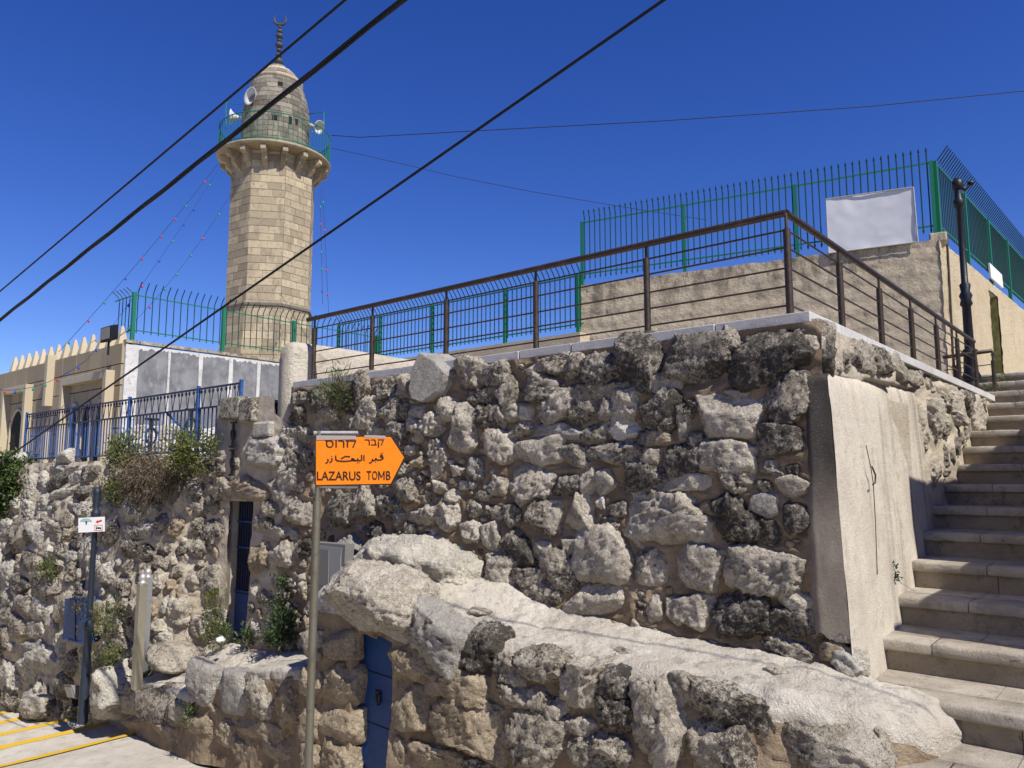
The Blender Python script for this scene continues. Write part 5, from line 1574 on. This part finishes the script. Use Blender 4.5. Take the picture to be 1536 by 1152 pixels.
m = MB(); m.prism([sg(u, v, 0.0262) for u, v in ((547, 652.5), (578, 653.5), (580, 658), (546, 656))], en * -0.001); m.build('peel_and_shadow_patch', M['signgrey'], sign)
m = MB(); m.prism([sg(u, v, 0.0285) for u, v in ((474.5, 653), (534, 653.5), (534, 659), (474.5, 660))], en * -0.001); m.build('peel_and_shadow_patch', M['signgrey'], sign)  # grey band painted as the upper bracket's shadow on the plate
def text(body, u0, u1, vb, vt, parent, mat, xs=None, bold=0.0, pfn=None, stroke=0.004):
    cu = bpy.data.curves.new('lettering', 'FONT')
    cu.body = body
    cu.offset = bold
    cu.extrude = 0.0
    tmp = bpy.data.objects.new('tmp_text', cu)
    COL.objects.link(tmp)
    dg = bpy.context.evaluated_depsgraph_get()
    me = bpy.data.meshes.new_from_object(tmp.evaluated_get(dg))
    COL.objects.unlink(tmp); bpy.data.objects.remove(tmp)
    co = np.array([v.co[:] for v in me.vertices])
    if len(co) == 0: return None
    lo, hi = co.min(0), co.max(0)
    uu = u0 + (co[:, 0] - lo[0]) / (hi[0] - lo[0]) * (u1 - u0)
    vv = vb + (co[:, 1] - lo[1]) / (hi[1] - lo[1]) * (vt - vb)
    P3 = np.array([pfn(a, b) for a, b in zip(uu, vv)])
    me.vertices.foreach_set('co', P3.astype(np.float32).ravel())
    me.materials.clear(); me.materials.append(mat); me.update()
    return link(bpy.data.objects.new('lettering', me), parent)
tf = lambda u, v: sg(u, v, 0.0272)
text('LAZARUS', 475.5, 541, 720.5, 707, sign, M['signblack'], None, 0.014, tf)
for ch_, a_, b_ in (('T', 550, 557), ('O', 558.2, 566), ('B', 579, 585.8)):
    text(ch_, a_, b_, 719.8, 706.5, sign, M['signblack'], None, 0.012, tf)
text('\u05e8\u05d1\u05e7', 547, 576, 671.5, 659, sign, M['signblack'], None, 0.006, tf)
text('\u05e1\u05d5\u05e8\u05d6\u05dc', 488, 534.5, 671.5, 657.5, sign, M['signblack'], None, 0.006, tf)
m = MB()
for (a, b), (c, d) in (((568.2, 719.8), (568.2, 706.5)), ((568.2, 707.0), (572.2, 716.5)), ((572.2, 716.5), (576.2, 707.0)), ((576.2, 719.8), (576.2, 706.5))):
    m.add([tf(a - 0.85, b), tf(c - 0.85, d), tf(c + 0.85, d), tf(a + 0.85, b)], [(0, 1, 2, 3)])
m.build('lettering', M['signblack'], sign)
# Arabic line drawn stroke by stroke (right to left), pen about 2 px
strokes = [[(574, 683.5), (572, 682.5), (570.5, 684), (572, 686), (574.5, 685.5), (574.5, 688), (571, 690), (566, 690)], [(566, 690), (563.5, 687.5), (563, 690), (560, 691), (558.5, 690.5)], [(558.5, 688.5), (559, 691), (556.5, 694), (554, 694.5)],
    [(546, 683), (546, 691)], [(542.5, 682.5), (542.5, 690), (540, 691)], [(540, 691), (537, 690.5), (536.5, 687.5)], [(537, 690.5), (533, 691)], [(533, 691), (530, 688), (527.5, 688), (528.5, 690.5), (533, 691)], [(527.5, 691), (516, 692), (506, 691.2), (504, 689)],
    [(525, 685), (518, 684.5), (512, 688)], [(503.5, 683.5), (503.8, 690)], [(497.5, 687.5), (498.5, 690), (497, 692.5), (494.5, 693.5)], [(491.5, 688.5), (492.5, 690.5), (491, 693.5), (488.5, 695)]]
dots = [(571.5, 680), (574, 679.7), (563.5, 693.2), (536, 694), (538.5, 694), (497.5, 684.5)]
m = MB()
for s_ in strokes:
    for (a, b), (c, d) in zip(s_[:-1], s_[1:]):
        dx, dy = c - a, d - b; ln = math.hypot(dx, dy) + 1e-6
        nx_, ny_ = -dy / ln * 0.95, dx / ln * 0.95
        ex_, ey_ = dx / ln * 0.4, dy / ln * 0.4
        m.add([tf(a + nx_ - ex_, b + ny_ - ey_), tf(c + nx_ + ex_, d + ny_ + ey_), tf(c - nx_ + ex_, d - ny_ + ey_), tf(a - nx_ - ex_, b - ny_ - ey_)], [(0, 1, 2, 3)])
for (a, b) in dots:
    m.add([tf(a - 1.0, b), tf(a, b - 1.0), tf(a + 1.0, b), tf(a, b + 1.0)], [(0, 1, 2, 3)])
m.build('lettering', M['signblack'], sign)

# ================================================================== GREY CABINET at the wall foot
cb0 = onq(494, 893, -0.42)
cabi = thing('meter_cabinet', P(cb0[0], -0.3, -0.1), 'peeling grey meter cabinet against the rubble wall behind the sign pole', 'cabinet')
def cq(u, v, q): return P(*onq(u, v, q))
m = MB(); m.prism([cq(466, 975, -0.46), cq(468, 813, -0.46), cq(518, 817, -0.46), cq(512, 938, -0.46)], S * 0.12); m.build('case', M['cabinet'], cabi)
m = MB(); m.prism([cq(468, 972, -0.475), cq(470, 817, -0.475), cq(513, 822, -0.475), cq(511, 833, -0.475), cq(509, 936, -0.475)], S * 0.01); m.build('peeled_front', M['cabinet_light'], cabi)
m = MB(); m.prism([cq(472, 875, -0.487), cq(473, 823, -0.487), cq(493, 825, -0.487), cq(492, 878, -0.487)], S * 0.01); m.build('meter_door', M['cabinet'], cabi)

# ================================================================== LEFT LAMP POST with small sign, blue box, floodlight
lt = onq(127, 1030, -1.0)
lbase = P(lt[0], -1.0, lt[2])
llamp = thing('lamp_post', lbase, 'slate blue lamp column without lantern against the left rubble wall', 'lamp post')
H2 = P(*onq(142, 730, -1.0))[2] - lbase[2]
m = MB(); m.lathe([(0.068, -0.5), (0.066, 0.0), (0.060, 0.05), (0.054, 0.75), (0.066, 0.80), (0.066, 0.86), (0.042, 0.92)], lbase, 14); m.build('base', M['lamp_blue'], llamp)
m = MB(); m.lathe([(0.042, 0.92), (0.036, H2 - 0.62), (0.050, H2 - 0.60), (0.058, H2 - 0.50), (0.040, H2 - 0.46), (0.068, H2 - 0.40), (0.068, H2 - 0.37), (0.038, H2 - 0.33), (0.048, H2 - 0.28), (0.048, H2 - 0.12)], lbase, 14); m.build('shaft', M['lamp_blue'], llamp)
m = MB(); m.lathe([(0.048, H2 - 0.12), (0.055, H2 - 0.10), (0.055, H2 - 0.05), (0.03, H2 - 0.02), (0.0, H2)], lbase, 12); m.build('cap', M['lamp_blue'], llamp)
xs_n = -S * 0.75 - L * 0.66; xs_n /= np.linalg.norm(xs_n)
spl = thing('lodging_sign', P(*onq(137, 787, -1.08)), 'small white sign with tree, red arrow and bed symbol on the left lamp column', 'sign')
def sf(u, v, o=0.0): return onplane(u, v, P(lt[0], -1.0, 0) + xs_n * (0.09 + o), xs_n)
m = MB(); m.prism([sf(117.5, 777), sf(157, 775), sf(157, 797), sf(117.5, 799)], -xs_n * 0.01); m.build('plate', M['white'], spl)
m = MB()
ang = np.linspace(0, math.pi, 12)
m.add([sf(129 - 9 * math.cos(a), 782.5 - 5 * math.sin(a), 0.003) for a in ang], [tuple(range(12))])
m.build('tree_crown_print', M['sky_print'], spl)
m = MB(); m.add([sf(128, 782, 0.004), sf(131, 782, 0.004), sf(129.8, 787.5, 0.004), sf(128.8, 787.5, 0.004)], [(0, 1, 2, 3)]); m.build('trunk_print', M['signblack'], spl)
m = MB(); m.add([sf(152.5, 779.2, 0.003), sf(153, 781.8, 0.003), sf(147.5, 783.6, 0.003), sf(148, 784.8, 0.003), sf(143, 783.2, 0.003), sf(146.5, 780, 0.003), sf(147, 781.2, 0.003)], [tuple(range(7))]); m.build('red_arrow', M['red'], spl)
m = MB()
for (a, b, c, d) in ((141.5, 787.3, 154, 787.9), (141.5, 795.2, 154, 795.8), (141.5, 787.9, 142.1, 795.2), (153.4, 787.9, 154, 795.2)):
    m.add([sf(a, b, 0.003), sf(c, b, 0.003), sf(c, d, 0.003), sf(a, d, 0.003)], [(0, 1, 2, 3)])
m.build('symbol_frame', M['red'], spl)
m = MB()
for (a, b, c, d) in ((143.8, 789.3, 145, 794), (143.8, 792, 152, 793.2), (146, 790.3, 148, 791.8), (148.3, 791, 151.8, 791.9), (151, 793.2, 152, 794.2)):
    m.add([sf(a, b, 0.003), sf(c, b, 0.003), sf(c, d, 0.003), sf(a, d, 0.003)], [(0, 1, 2, 3)])
m.build('bed_symbol', M['signblack'], spl)
# blue metal box
bb = thing('blue_box', P(*onq(113, 965, -0.75)), 'dented blue metal box hung on the rubble wall behind the left lamp column', 'box')
def bf(u, v, q=-0.80): return P(*onq(u, v, q))
m = MB(); m.prism([bf(97, 898), bf(127, 901), bf(125, 966), bf(93.5, 959)], S * 0.22); m.build('case', M['blue_door'], bb, None, 0.008)
m = MB(); m.prism([bf(111, 900, -0.812), bf(113, 900, -0.812), bf(112, 963, -0.812), bf(110, 963, -0.812)], S * 0.02); m.build('door_gap', M['blue_dark'], bb)
m = MB(); m.prism([bf(95, 957, -0.815), bf(124, 964, -0.815), bf(124, 967, -0.815), bf(94, 960, -0.815)], S * 0.02); m.build('lip', M['blue'], bb)
gfl = thing('floodlight', P(*onq(112, 1040, -0.9)), 'small ground floodlight tilted at the foot of the left lamp column', 'floodlight')
b = P(*onq(112, 1038, -0.95))
m = MB(); m.box(b, -L * 0.14 + U * 0.02, -S * 0.07 + U * .02, U * 0.10 - S * .03 + L * .03); m.build('housing', M['cabinet'], gfl, None, 0.015)
m = MB(); m.box(b - S * 0.075 + U * 0.012, -L * 0.115 + U * 0.016, -S * 0.006, U * 0.075 - S * .02 + L * .02); m.build('lens', M['glass'], gfl)
m = MB(); m.box(b - U * 0.14, L * 0.05, S * 0.05, U * 0.06); m.build('foot', M['black_iron'], gfl)

# ================================================================== STEEL POSTS (paired)
ba = onq(205, 1028, -0.95); bbb = onq(213.5, 1012, -0.62)
bz = max(ba[2], -0.9)
def steel_post(t, q, z0, z1, r, mat, label):
    th_ = thing('steel_post', P(t, q, z0), label, 'post', 'paired steel posts on the platform')
    m = MB(); m.box(P(t, q, (z0 + z1) / 2), L * r, S * r, U * (z1 - z0) / 2); m.build('tube', mat, th_, None, 0.006)
    m = MB(); m.lathe([(r * 1.1, 0), (r * 1.15, 0.02), (r * 0.7, 0.03), (r * 0.95, 0.06), (r * 0.95, 0.09), (r * 0.5, 0.125), (0, 0.13)], P(t, q, z1), 14); m.build('ball_cap', M['galv_light'], th_)
    return th_
z1a = onq(203, 873, -0.95)[2]; 
steel_post(ba[0], -0.95, ba[2] - 0.05, z1a, 0.052, M['bollard_tan'], 'nearer tan steel post with ball cap on the platform')
z1b = onq(214, 865, -0.62)[2]
steel_post(bbb[0], -0.62, bbb[2] - 0.1, z1b, 0.052, M['bollard_grey'], 'farther grey steel post with ball cap on the platform')
m = MB(); m.box((P(ba[0], -0.95, z1a - 0.12) + P(bbb[0], -0.62, z1b - 0.12)) / 2, (P(ba[0], -0.95, z1a) - P(bbb[0], -0.62, z1b)) / 2, L * 0.008, U * 0.02)
tag(m.build('link_bar', M['galv_light']), 'short steel bar linking the two ball-capped posts', 'bar')

# ================================================================== CABLES
def cable(name, pts, sag, r, label, twist=0, mat='cable', n=60):
    m = MB()
    pts = [np.asarray(p, float) for p in pts]
    a, b = pts
    ps = []
    for k in range(n + 1):
        f = k / n
        ps.append(a + (b - a) * f - U * sag * 4 * f * (1 - f))
    if twist:
        d = (b - a) / np.linalg.norm(b - a); e = np.cross(d, U); e /= np.linalg.norm(e); g_ = np.cross(e, d)
        for k0 in range(3):
            m.tube([p + r * 0.55 * (math.cos(i * twist + k0 * 2.09) * e + math.sin(i * twist + k0 * 2.09) * g_) for i, p in enumerate(ps)], r * 0.55, 7)
    else:
        m.tube(ps, r, 7)
    return tag(m.build(name, M[mat]), label, 'cable')
cable('power_cable', (at(-160, 607, 17), at(720, -92, 5.2)), 0.0, 0.024, 'thick black twisted power cable crossing in front of the minaret dome', 0.16, 'cable', 160)
cable('power_cable', (at(-160, 572, 19), at(700, -154, 5.6)), 0.0, 0.013, 'thin black cable just above the thick one, crossing the finial')
A3 = np.array([1.07, 4.81, 5.11]); B3 = np.array([5.27, 1.9, 6.72])
cable('power_cable', (np.array([-9.62, 13.19, 1.5]), np.array([6.0, 0.9, 6.76])), 0.0, 0.012, 'long black cable descending from top centre across the minaret shaft')
def wire(pxs, Y, r, label, mat='cable'):
    m = MB(); m.tube([at(u, v, y) for (u, v), y in zip(pxs, Y)], r, 5)
    return tag(m.build('thin_wire', M[mat]), label, 'wire')
wire([(497, 203), (540, 206), (700, 197), (1000, 181), (1300, 160), (1600, 130)], [25, 25, 25, 24, 23, 22], 0.014, 'thin dark wire running right from the minaret across the sky')
wire([(497, 222), (600, 245), (683, 265), (800, 288), (950, 313), (1060, 330)], [25, 25, 25, 24.5, 24, 23.5], 0.009, 'faint sagging wire from the minaret balcony to the stucco building')
# strings of coloured bulbs
bulb = {}
for c in ('red', 'green', 'blue'):
    mm_ = MB(); mm_.lathe([(0.0, -0.055), (0.026, -0.04), (0.03, -0.012), (0.02, 0.02), (0.018, 0.045), (0, 0.045)], (0, 0, 0), 8)
    bulb[c] = mm_.mesh('bulb', M['bulb_' + c])
def lights(p0, p1, sag, n, label, seed, lo=0.08):
    a, b = np.asarray(p0), np.asarray(p1)
    t = thing('bulb_string', b, label, 'string lights', 'strings of coloured bulbs')
    f_ = lambda f: a + (b - a) * f - U * sag * 4 * f * (1 - f)
    m = MB(); m.tube([f_(k / 24) for k in range(25)], 0.007, 4); m.build('wire', M['blue_dark'], t)
    r_ = np.random.RandomState(seed)
    for k in range(n):
        p = f_(lo + (1 - lo) * (k + r_.rand() * 0.5) / n)
        inst('bulb', bulb[['red', 'green', 'blue'][r_.randint(3)]], t, Matrix.Translation(Vector(p - U * 0.06)))
lights(at(330, 242, 24.6), at(88, 528, 22.5), 0.15, 9, 'upper left string of bulbs from the balcony down to the mosque parapet', 1)
lights(at(333, 246, 24.4), at(131, 540, 22.0), 0.15, 9, 'middle left string of bulbs from the balcony down to the mosque parapet', 2)
lights(at(347, 290, 24.2), at(178, 505, 22.2), 0.35, 7, 'lowest left string of bulbs from the minaret shaft to the floodlight', 3)
lights(at(480, 282, 25.2), at(484, 456, 24.6), 0.0, 6, 'inner hanging string of bulbs right of the minaret shaft', 4)
lights(at(484, 282, 25.2), at(493, 470, 24.6), 0.0, 4, 'outer hanging string of bulbs right of the minaret shaft', 5)
lights(at(0, 585, 20.8), at(130, 540, 21.4), 0.25, 8, 'string of bulbs draped along the mosque parapet', 6, 0.0)

# ================================================================== PLANTS
def leaf_mass(pts, nrm, size, asp, rng, bend=0.4):
    """numpy leaf blades: two quads folded along the midrib"""
    n = len(pts)
    d = rng.randn(n, 3) * bend + nrm
    d /= np.linalg.norm(d, axis=1)[:, None]
    side = np.cross(d, rng.randn(n, 3)); side /= np.linalg.norm(side, axis=1)[:, None] + 1e-9
    up_ = np.cross(side, d)
    s = size * rng.uniform(0.6, 1.3, n)[:, None]
    w = s * asp
    b = pts; mid = pts + d * s * 0.5; tip = pts + d * s - up_ * s * 0.15
    l = mid + side * w * 0.5 + up_ * s * 0.08; r_ = mid - side * w * 0.5 + up_ * s * 0.08
    V = np.stack([b, l, tip, r_], 1).reshape(-1, 3)
    Fs = np.arange(4 * n).reshape(n, 4)
    return V, Fs
def bush(name, base, C, rad, n, leaf, asp, mats, label, seed, hang=0.0, twigs=10, tw_r=0.006, clumps=26, cat='shrub'):
    """foliage gathered in clumps inside an ellipsoid, with stems from the base"""
    rng = np.random.RandomState(seed)
    t = thing(name, base, label, cat)
    C = np.asarray(C, float); base = np.asarray(base, float)
    E_ = np.array([-L * rad[0], -S * rad[1], U * rad[2]])
    cl = rng.randn(clumps, 3); cl /= np.linalg.norm(cl, axis=1)[:, None]
    cl *= rng.uniform(0.35, 1.0, clumps)[:, None]
    cc = C + cl @ E_
    per = n // clumps
    groups = {}
    for k in range(clumps):
        rr = rng.uniform(0.16, 0.34) * np.array(rad).mean() * 1.3
        p = cc[k] + rng.randn(per, 3) * rr * np.array([1, 1, 0.85])
        nn = (p - C) / (np.linalg.norm(p - C, axis=1)[:, None] + 1e-6) * 0.6 + np.array([0, 0, 0.5 - hang])
        V, Fs = leaf_mass(p, nn, leaf, asp, rng)
        mt = mats[rng.randint(len(mats))]
        if mt in groups:
            V0, F0 = groups[mt]; groups[mt] = (np.concatenate([V0, V]), np.concatenate([F0, Fs + len(V0)]))
        else:
            groups[mt] = (V, Fs)
    for mt, (V, Fs) in groups.items():
        npobj('foliage', V, Fs, M[mt], t, False)
    m = MB()
    for k in range(min(twigs, clumps)):
        mid = (base + cc[k]) / 2 + rng.randn(3) * 0.06
        m.tube([base + rng.randn(3) * 0.03, mid, cc[k], cc[k] + rng.randn(3) * 0.08 - U * hang * 0.2], [tw_r * 1.4, tw_r, tw_r * 0.7, tw_r * 0.4], 4)
    if m.v: m.build('stems', M['twig'], t)
    return t
tv = onq(20, 725, -0.15)
bush('ivy_bush', P(tv[0], 0.0, 2.2), P(tv[0], -0.35, tv[2]), (0.62, 0.45, 0.62), 9000, 0.085, 0.6, ['leaf', 'leaf', 'leaf_dark', 'leaf'], 'dense green ivy bush hanging over the left end of the rubble wall', 31, 0.4, 14, 0.008, 40)
# dry hanging shrub
th_ = onq(245, 710, -0.1)
bush('hanging_shrub', P(th_[0], 0.05, 2.2), P(th_[0], -0.28, th_[2] - 0.05), (0.80, 0.30, 0.42), 5200, 0.06, 0.22, ['dry', 'twig', 'twig', 'dry', 'leaf_dark'], 'tangled dry brown shrub hanging below the blue railing', 32, 0.9, 26, 0.007, 46)
for (u, v, rx, rz, n, sd, lab) in [(195, 680, 0.38, 0.22, 1500, 33, 'yellow-green caper tuft at the left of the dry hanging shrub'), (300, 675, 0.34, 0.30, 1700, 34, 'bright green caper tuft at the right end of the dry hanging shrub'), (190, 735, 0.22, 0.20, 800, 35, 'small green tuft low on the left of the dry hanging shrub')]:
    a = onq(u, v, -0.2)
    bush('caper_plant', P(a[0], 0.0, a[2] - 0.1), P(a[0], -0.34, a[2]), (rx, 0.22, rz), n, 0.06, 0.4, ['leaf_bright', 'leaf', 'leaf_bright'], lab, sd, 0.2, 8, 0.005, 16, 'plant')
# bare trailing twigs of the hanging shrub
rng = np.random.RandomState(40)
m = MB()
for k in range(240):
    t0 = th_[0] + rng.uniform(-0.75, 0.75); z0 = 2.15 + rng.uniform(-0.3, 0.12)
    p = P(t0, -0.15 - rng.rand() * 0.22, z0)
    pts = [p]
    dd = np.array([0, 0, -1.0]) + rng.randn(3) * 0.35
    for j in range(5):
        dd = dd + rng.randn(3) * 0.4 + np.array([0, 0, -0.25])
        p = p + dd / np.linalg.norm(dd) * rng.uniform(0.06, 0.13); pts.append(p)
    m.tube(pts, [0.005, 0.004, 0.004, 0.003, 0.003, 0.002], 4, False)
tg = tag(m.build('trailing_twigs', M['dry']), 'fine bare twigs trailing down the wall under the dry shrub', 'twigs', None, 'stuff')
def small(u, v, q, r, n, mats, label, sd, leaf=0.05, asp=0.45, name='wall_plant', h=1.0):
    a = onq(u, v, q)
    return bush(name, P(a[0], q + 0.02, a[2] - r * 0.8 * h), P(a[0], q, a[2]), (r, r * 0.8, r * h), n, leaf, asp, mats, label, sd, 0.0, 7, 0.004, 14, 'plant')
small(512, 592, -0.10, 0.20, 1100, ['leaf_dark', 'leaf', 'dry'], 'spiky dark green tuft growing from the top of the rubble wall', 51, 0.10, 0.10, 'wall_plant', 1.3)
small(73, 857, -0.55, 0.16, 500, ['leaf', 'leaf_bright'], 'small round green plant in the middle of the left rubble wall', 52)
small(325, 948, -0.25, 0.17, 420, ['leaf_bright', 'leaf', 'leaf'], 'low yellow-green weeds left of the iron door sill', 53)
small(372, 958, -0.16, 0.12, 260, ['leaf', 'leaf_dark'], 'small green weeds in front of the iron door', 54)
small(425, 935, -0.22, 0.22, 900, ['leaf_dark', 'leaf', 'leaf_dark'], 'dark green bush right of the iron door', 55, 0.055, 0.55, 'wall_plant', 1.1)
small(428, 892, -0.14, 0.12, 400, ['leaf_dark', 'leaf'], 'upright dark green sprig climbing the wall beside the iron door', 56, 0.05, 0.5, 'wall_plant', 2.2)
small(322, 905, -0.20, 0.10, 250, ['leaf_bright', 'leaf'], 'thin green sprig at the left jamb of the iron door', 57, 0.05, 0.4, 'wall_plant', 2.0)
small(155, 925, -0.80, 0.26, 600, ['leaf_bright', 'dry', 'leaf'], 'straggly yellowish creeper right of the blue box', 58, 0.05, 0.35, 'wall_plant', 1.5)
small(122, 905, -0.95, 0.16, 150, ['leaf_bright', 'dry'], 'sparse creeper spray in front of the blue box', 59, 0.05, 0.3)
small(166, 985, -0.80, 0.16, 350, ['leaf_bright', 'leaf'], 'green weeds on the rock beside the left lamp column', 60)
small(213, 1020, -0.72, 0.12, 260, ['leaf', 'leaf_bright'], 'weeds at the foot of the paired steel posts', 61, 0.07, 0.2)
small(285, 1075, -1.12, 0.10, 220, ['leaf_dark', 'leaf'], 'small weed growing in the joint of the platform blocks', 62, 0.05, 0.4, 'wall_plant', 1.4)
small(120, 1060, -0.75, 0.16, 350, ['leaf', 'leaf_bright'], 'weeds beside the tilted ground floodlight', 63, 0.06, 0.3)
a = ont(1337, 858, -0.14)
bush('wall_plant', P(-0.10, a[1], a[2] - 0.12), P(-0.15, a[1], a[2]), (0.04, 0.03, 0.10), 170, 0.030, 0.5, ['leaf', 'leaf_dark'], 'small green plant at the foot of the streaked plaster by the stairs', 64, 0, 5, 0.003, 10, 'plant')
for (u, v, Y, sd, lab) in [(1484, 588, 12.0, 65, 'yellowing weeds at the end of the coping by the stair head'), (1502, 578, 12.8, 66, 'dry weeds on the upper steps beside the short rail')]:
    c = at(u, v, Y)
    bush('wall_plant', c - U * 0.1, c, (0.16, 0.15, 0.13), 500, 0.06, 0.2, ['leaf_bright', 'dry', 'leaf'], lab, sd, 0, 6, 0.003, 12, 'plant')
# litter on the platform
lp_ = P(*onq(330, 962, -0.45))
m = MB(); m.lathe([(0.0, 0.0), (0.05, 0.005), (0.06, 0.018), (0.045, 0.035), (0.02, 0.045), (0, 0.045)], lp_, 9)
o = m.build('crumpled_bag', M['white']); tag(o, 'crumpled white plastic bag lying before the iron door', 'bag')
for v in o.data.vertices:
    v.co += Vector(np.random.RandomState(v.index).randn(3) * 0.014)

# ================================================================== NEIGHBOUR beyond the right edge, whose roofline shades the stairs
nh = thing('neighbour_house', P(-5, 4.5, 0), 'stone house across the stairs, out of frame to the right, shading the steps', 'building')
def nbox(q0, q1, t0, t1, z1, nm='house_wall'):
    m = MB(); m.box(P((t0 + t1) / 2, (q0 + q1) / 2, (z1 - 1) / 2), L * abs(t1 - t0) / 2, S * (q1 - q0) / 2, U * (z1 + 1) / 2); m.build(nm, M['stucco'], nh)
nbox(0.68, 1.94, -2.62, -8, 3.66)
nbox(1.95, 14, -2.625, -8, 5.02)

# ---- unseen houses behind the viewer, added to block sky light and deepen the shade
oh = thing('added_street_house', P(4, -12, -1), 'row of houses added behind the viewer, out of frame, to block sky light', 'building')
for (t0, t1, h) in ((-7, 1.5, 7.2), (1.52, 9.0, 8.6), (9.02, 19, 7.0)):
    m = MB(); m.box(P((t0 + t1) / 2, -13.5, h / 2 - 2), L * (t1 - t0) / 2, S * 3.5, U * (h / 2 + 1)); m.build('house_wall', M['st_brown'], oh)
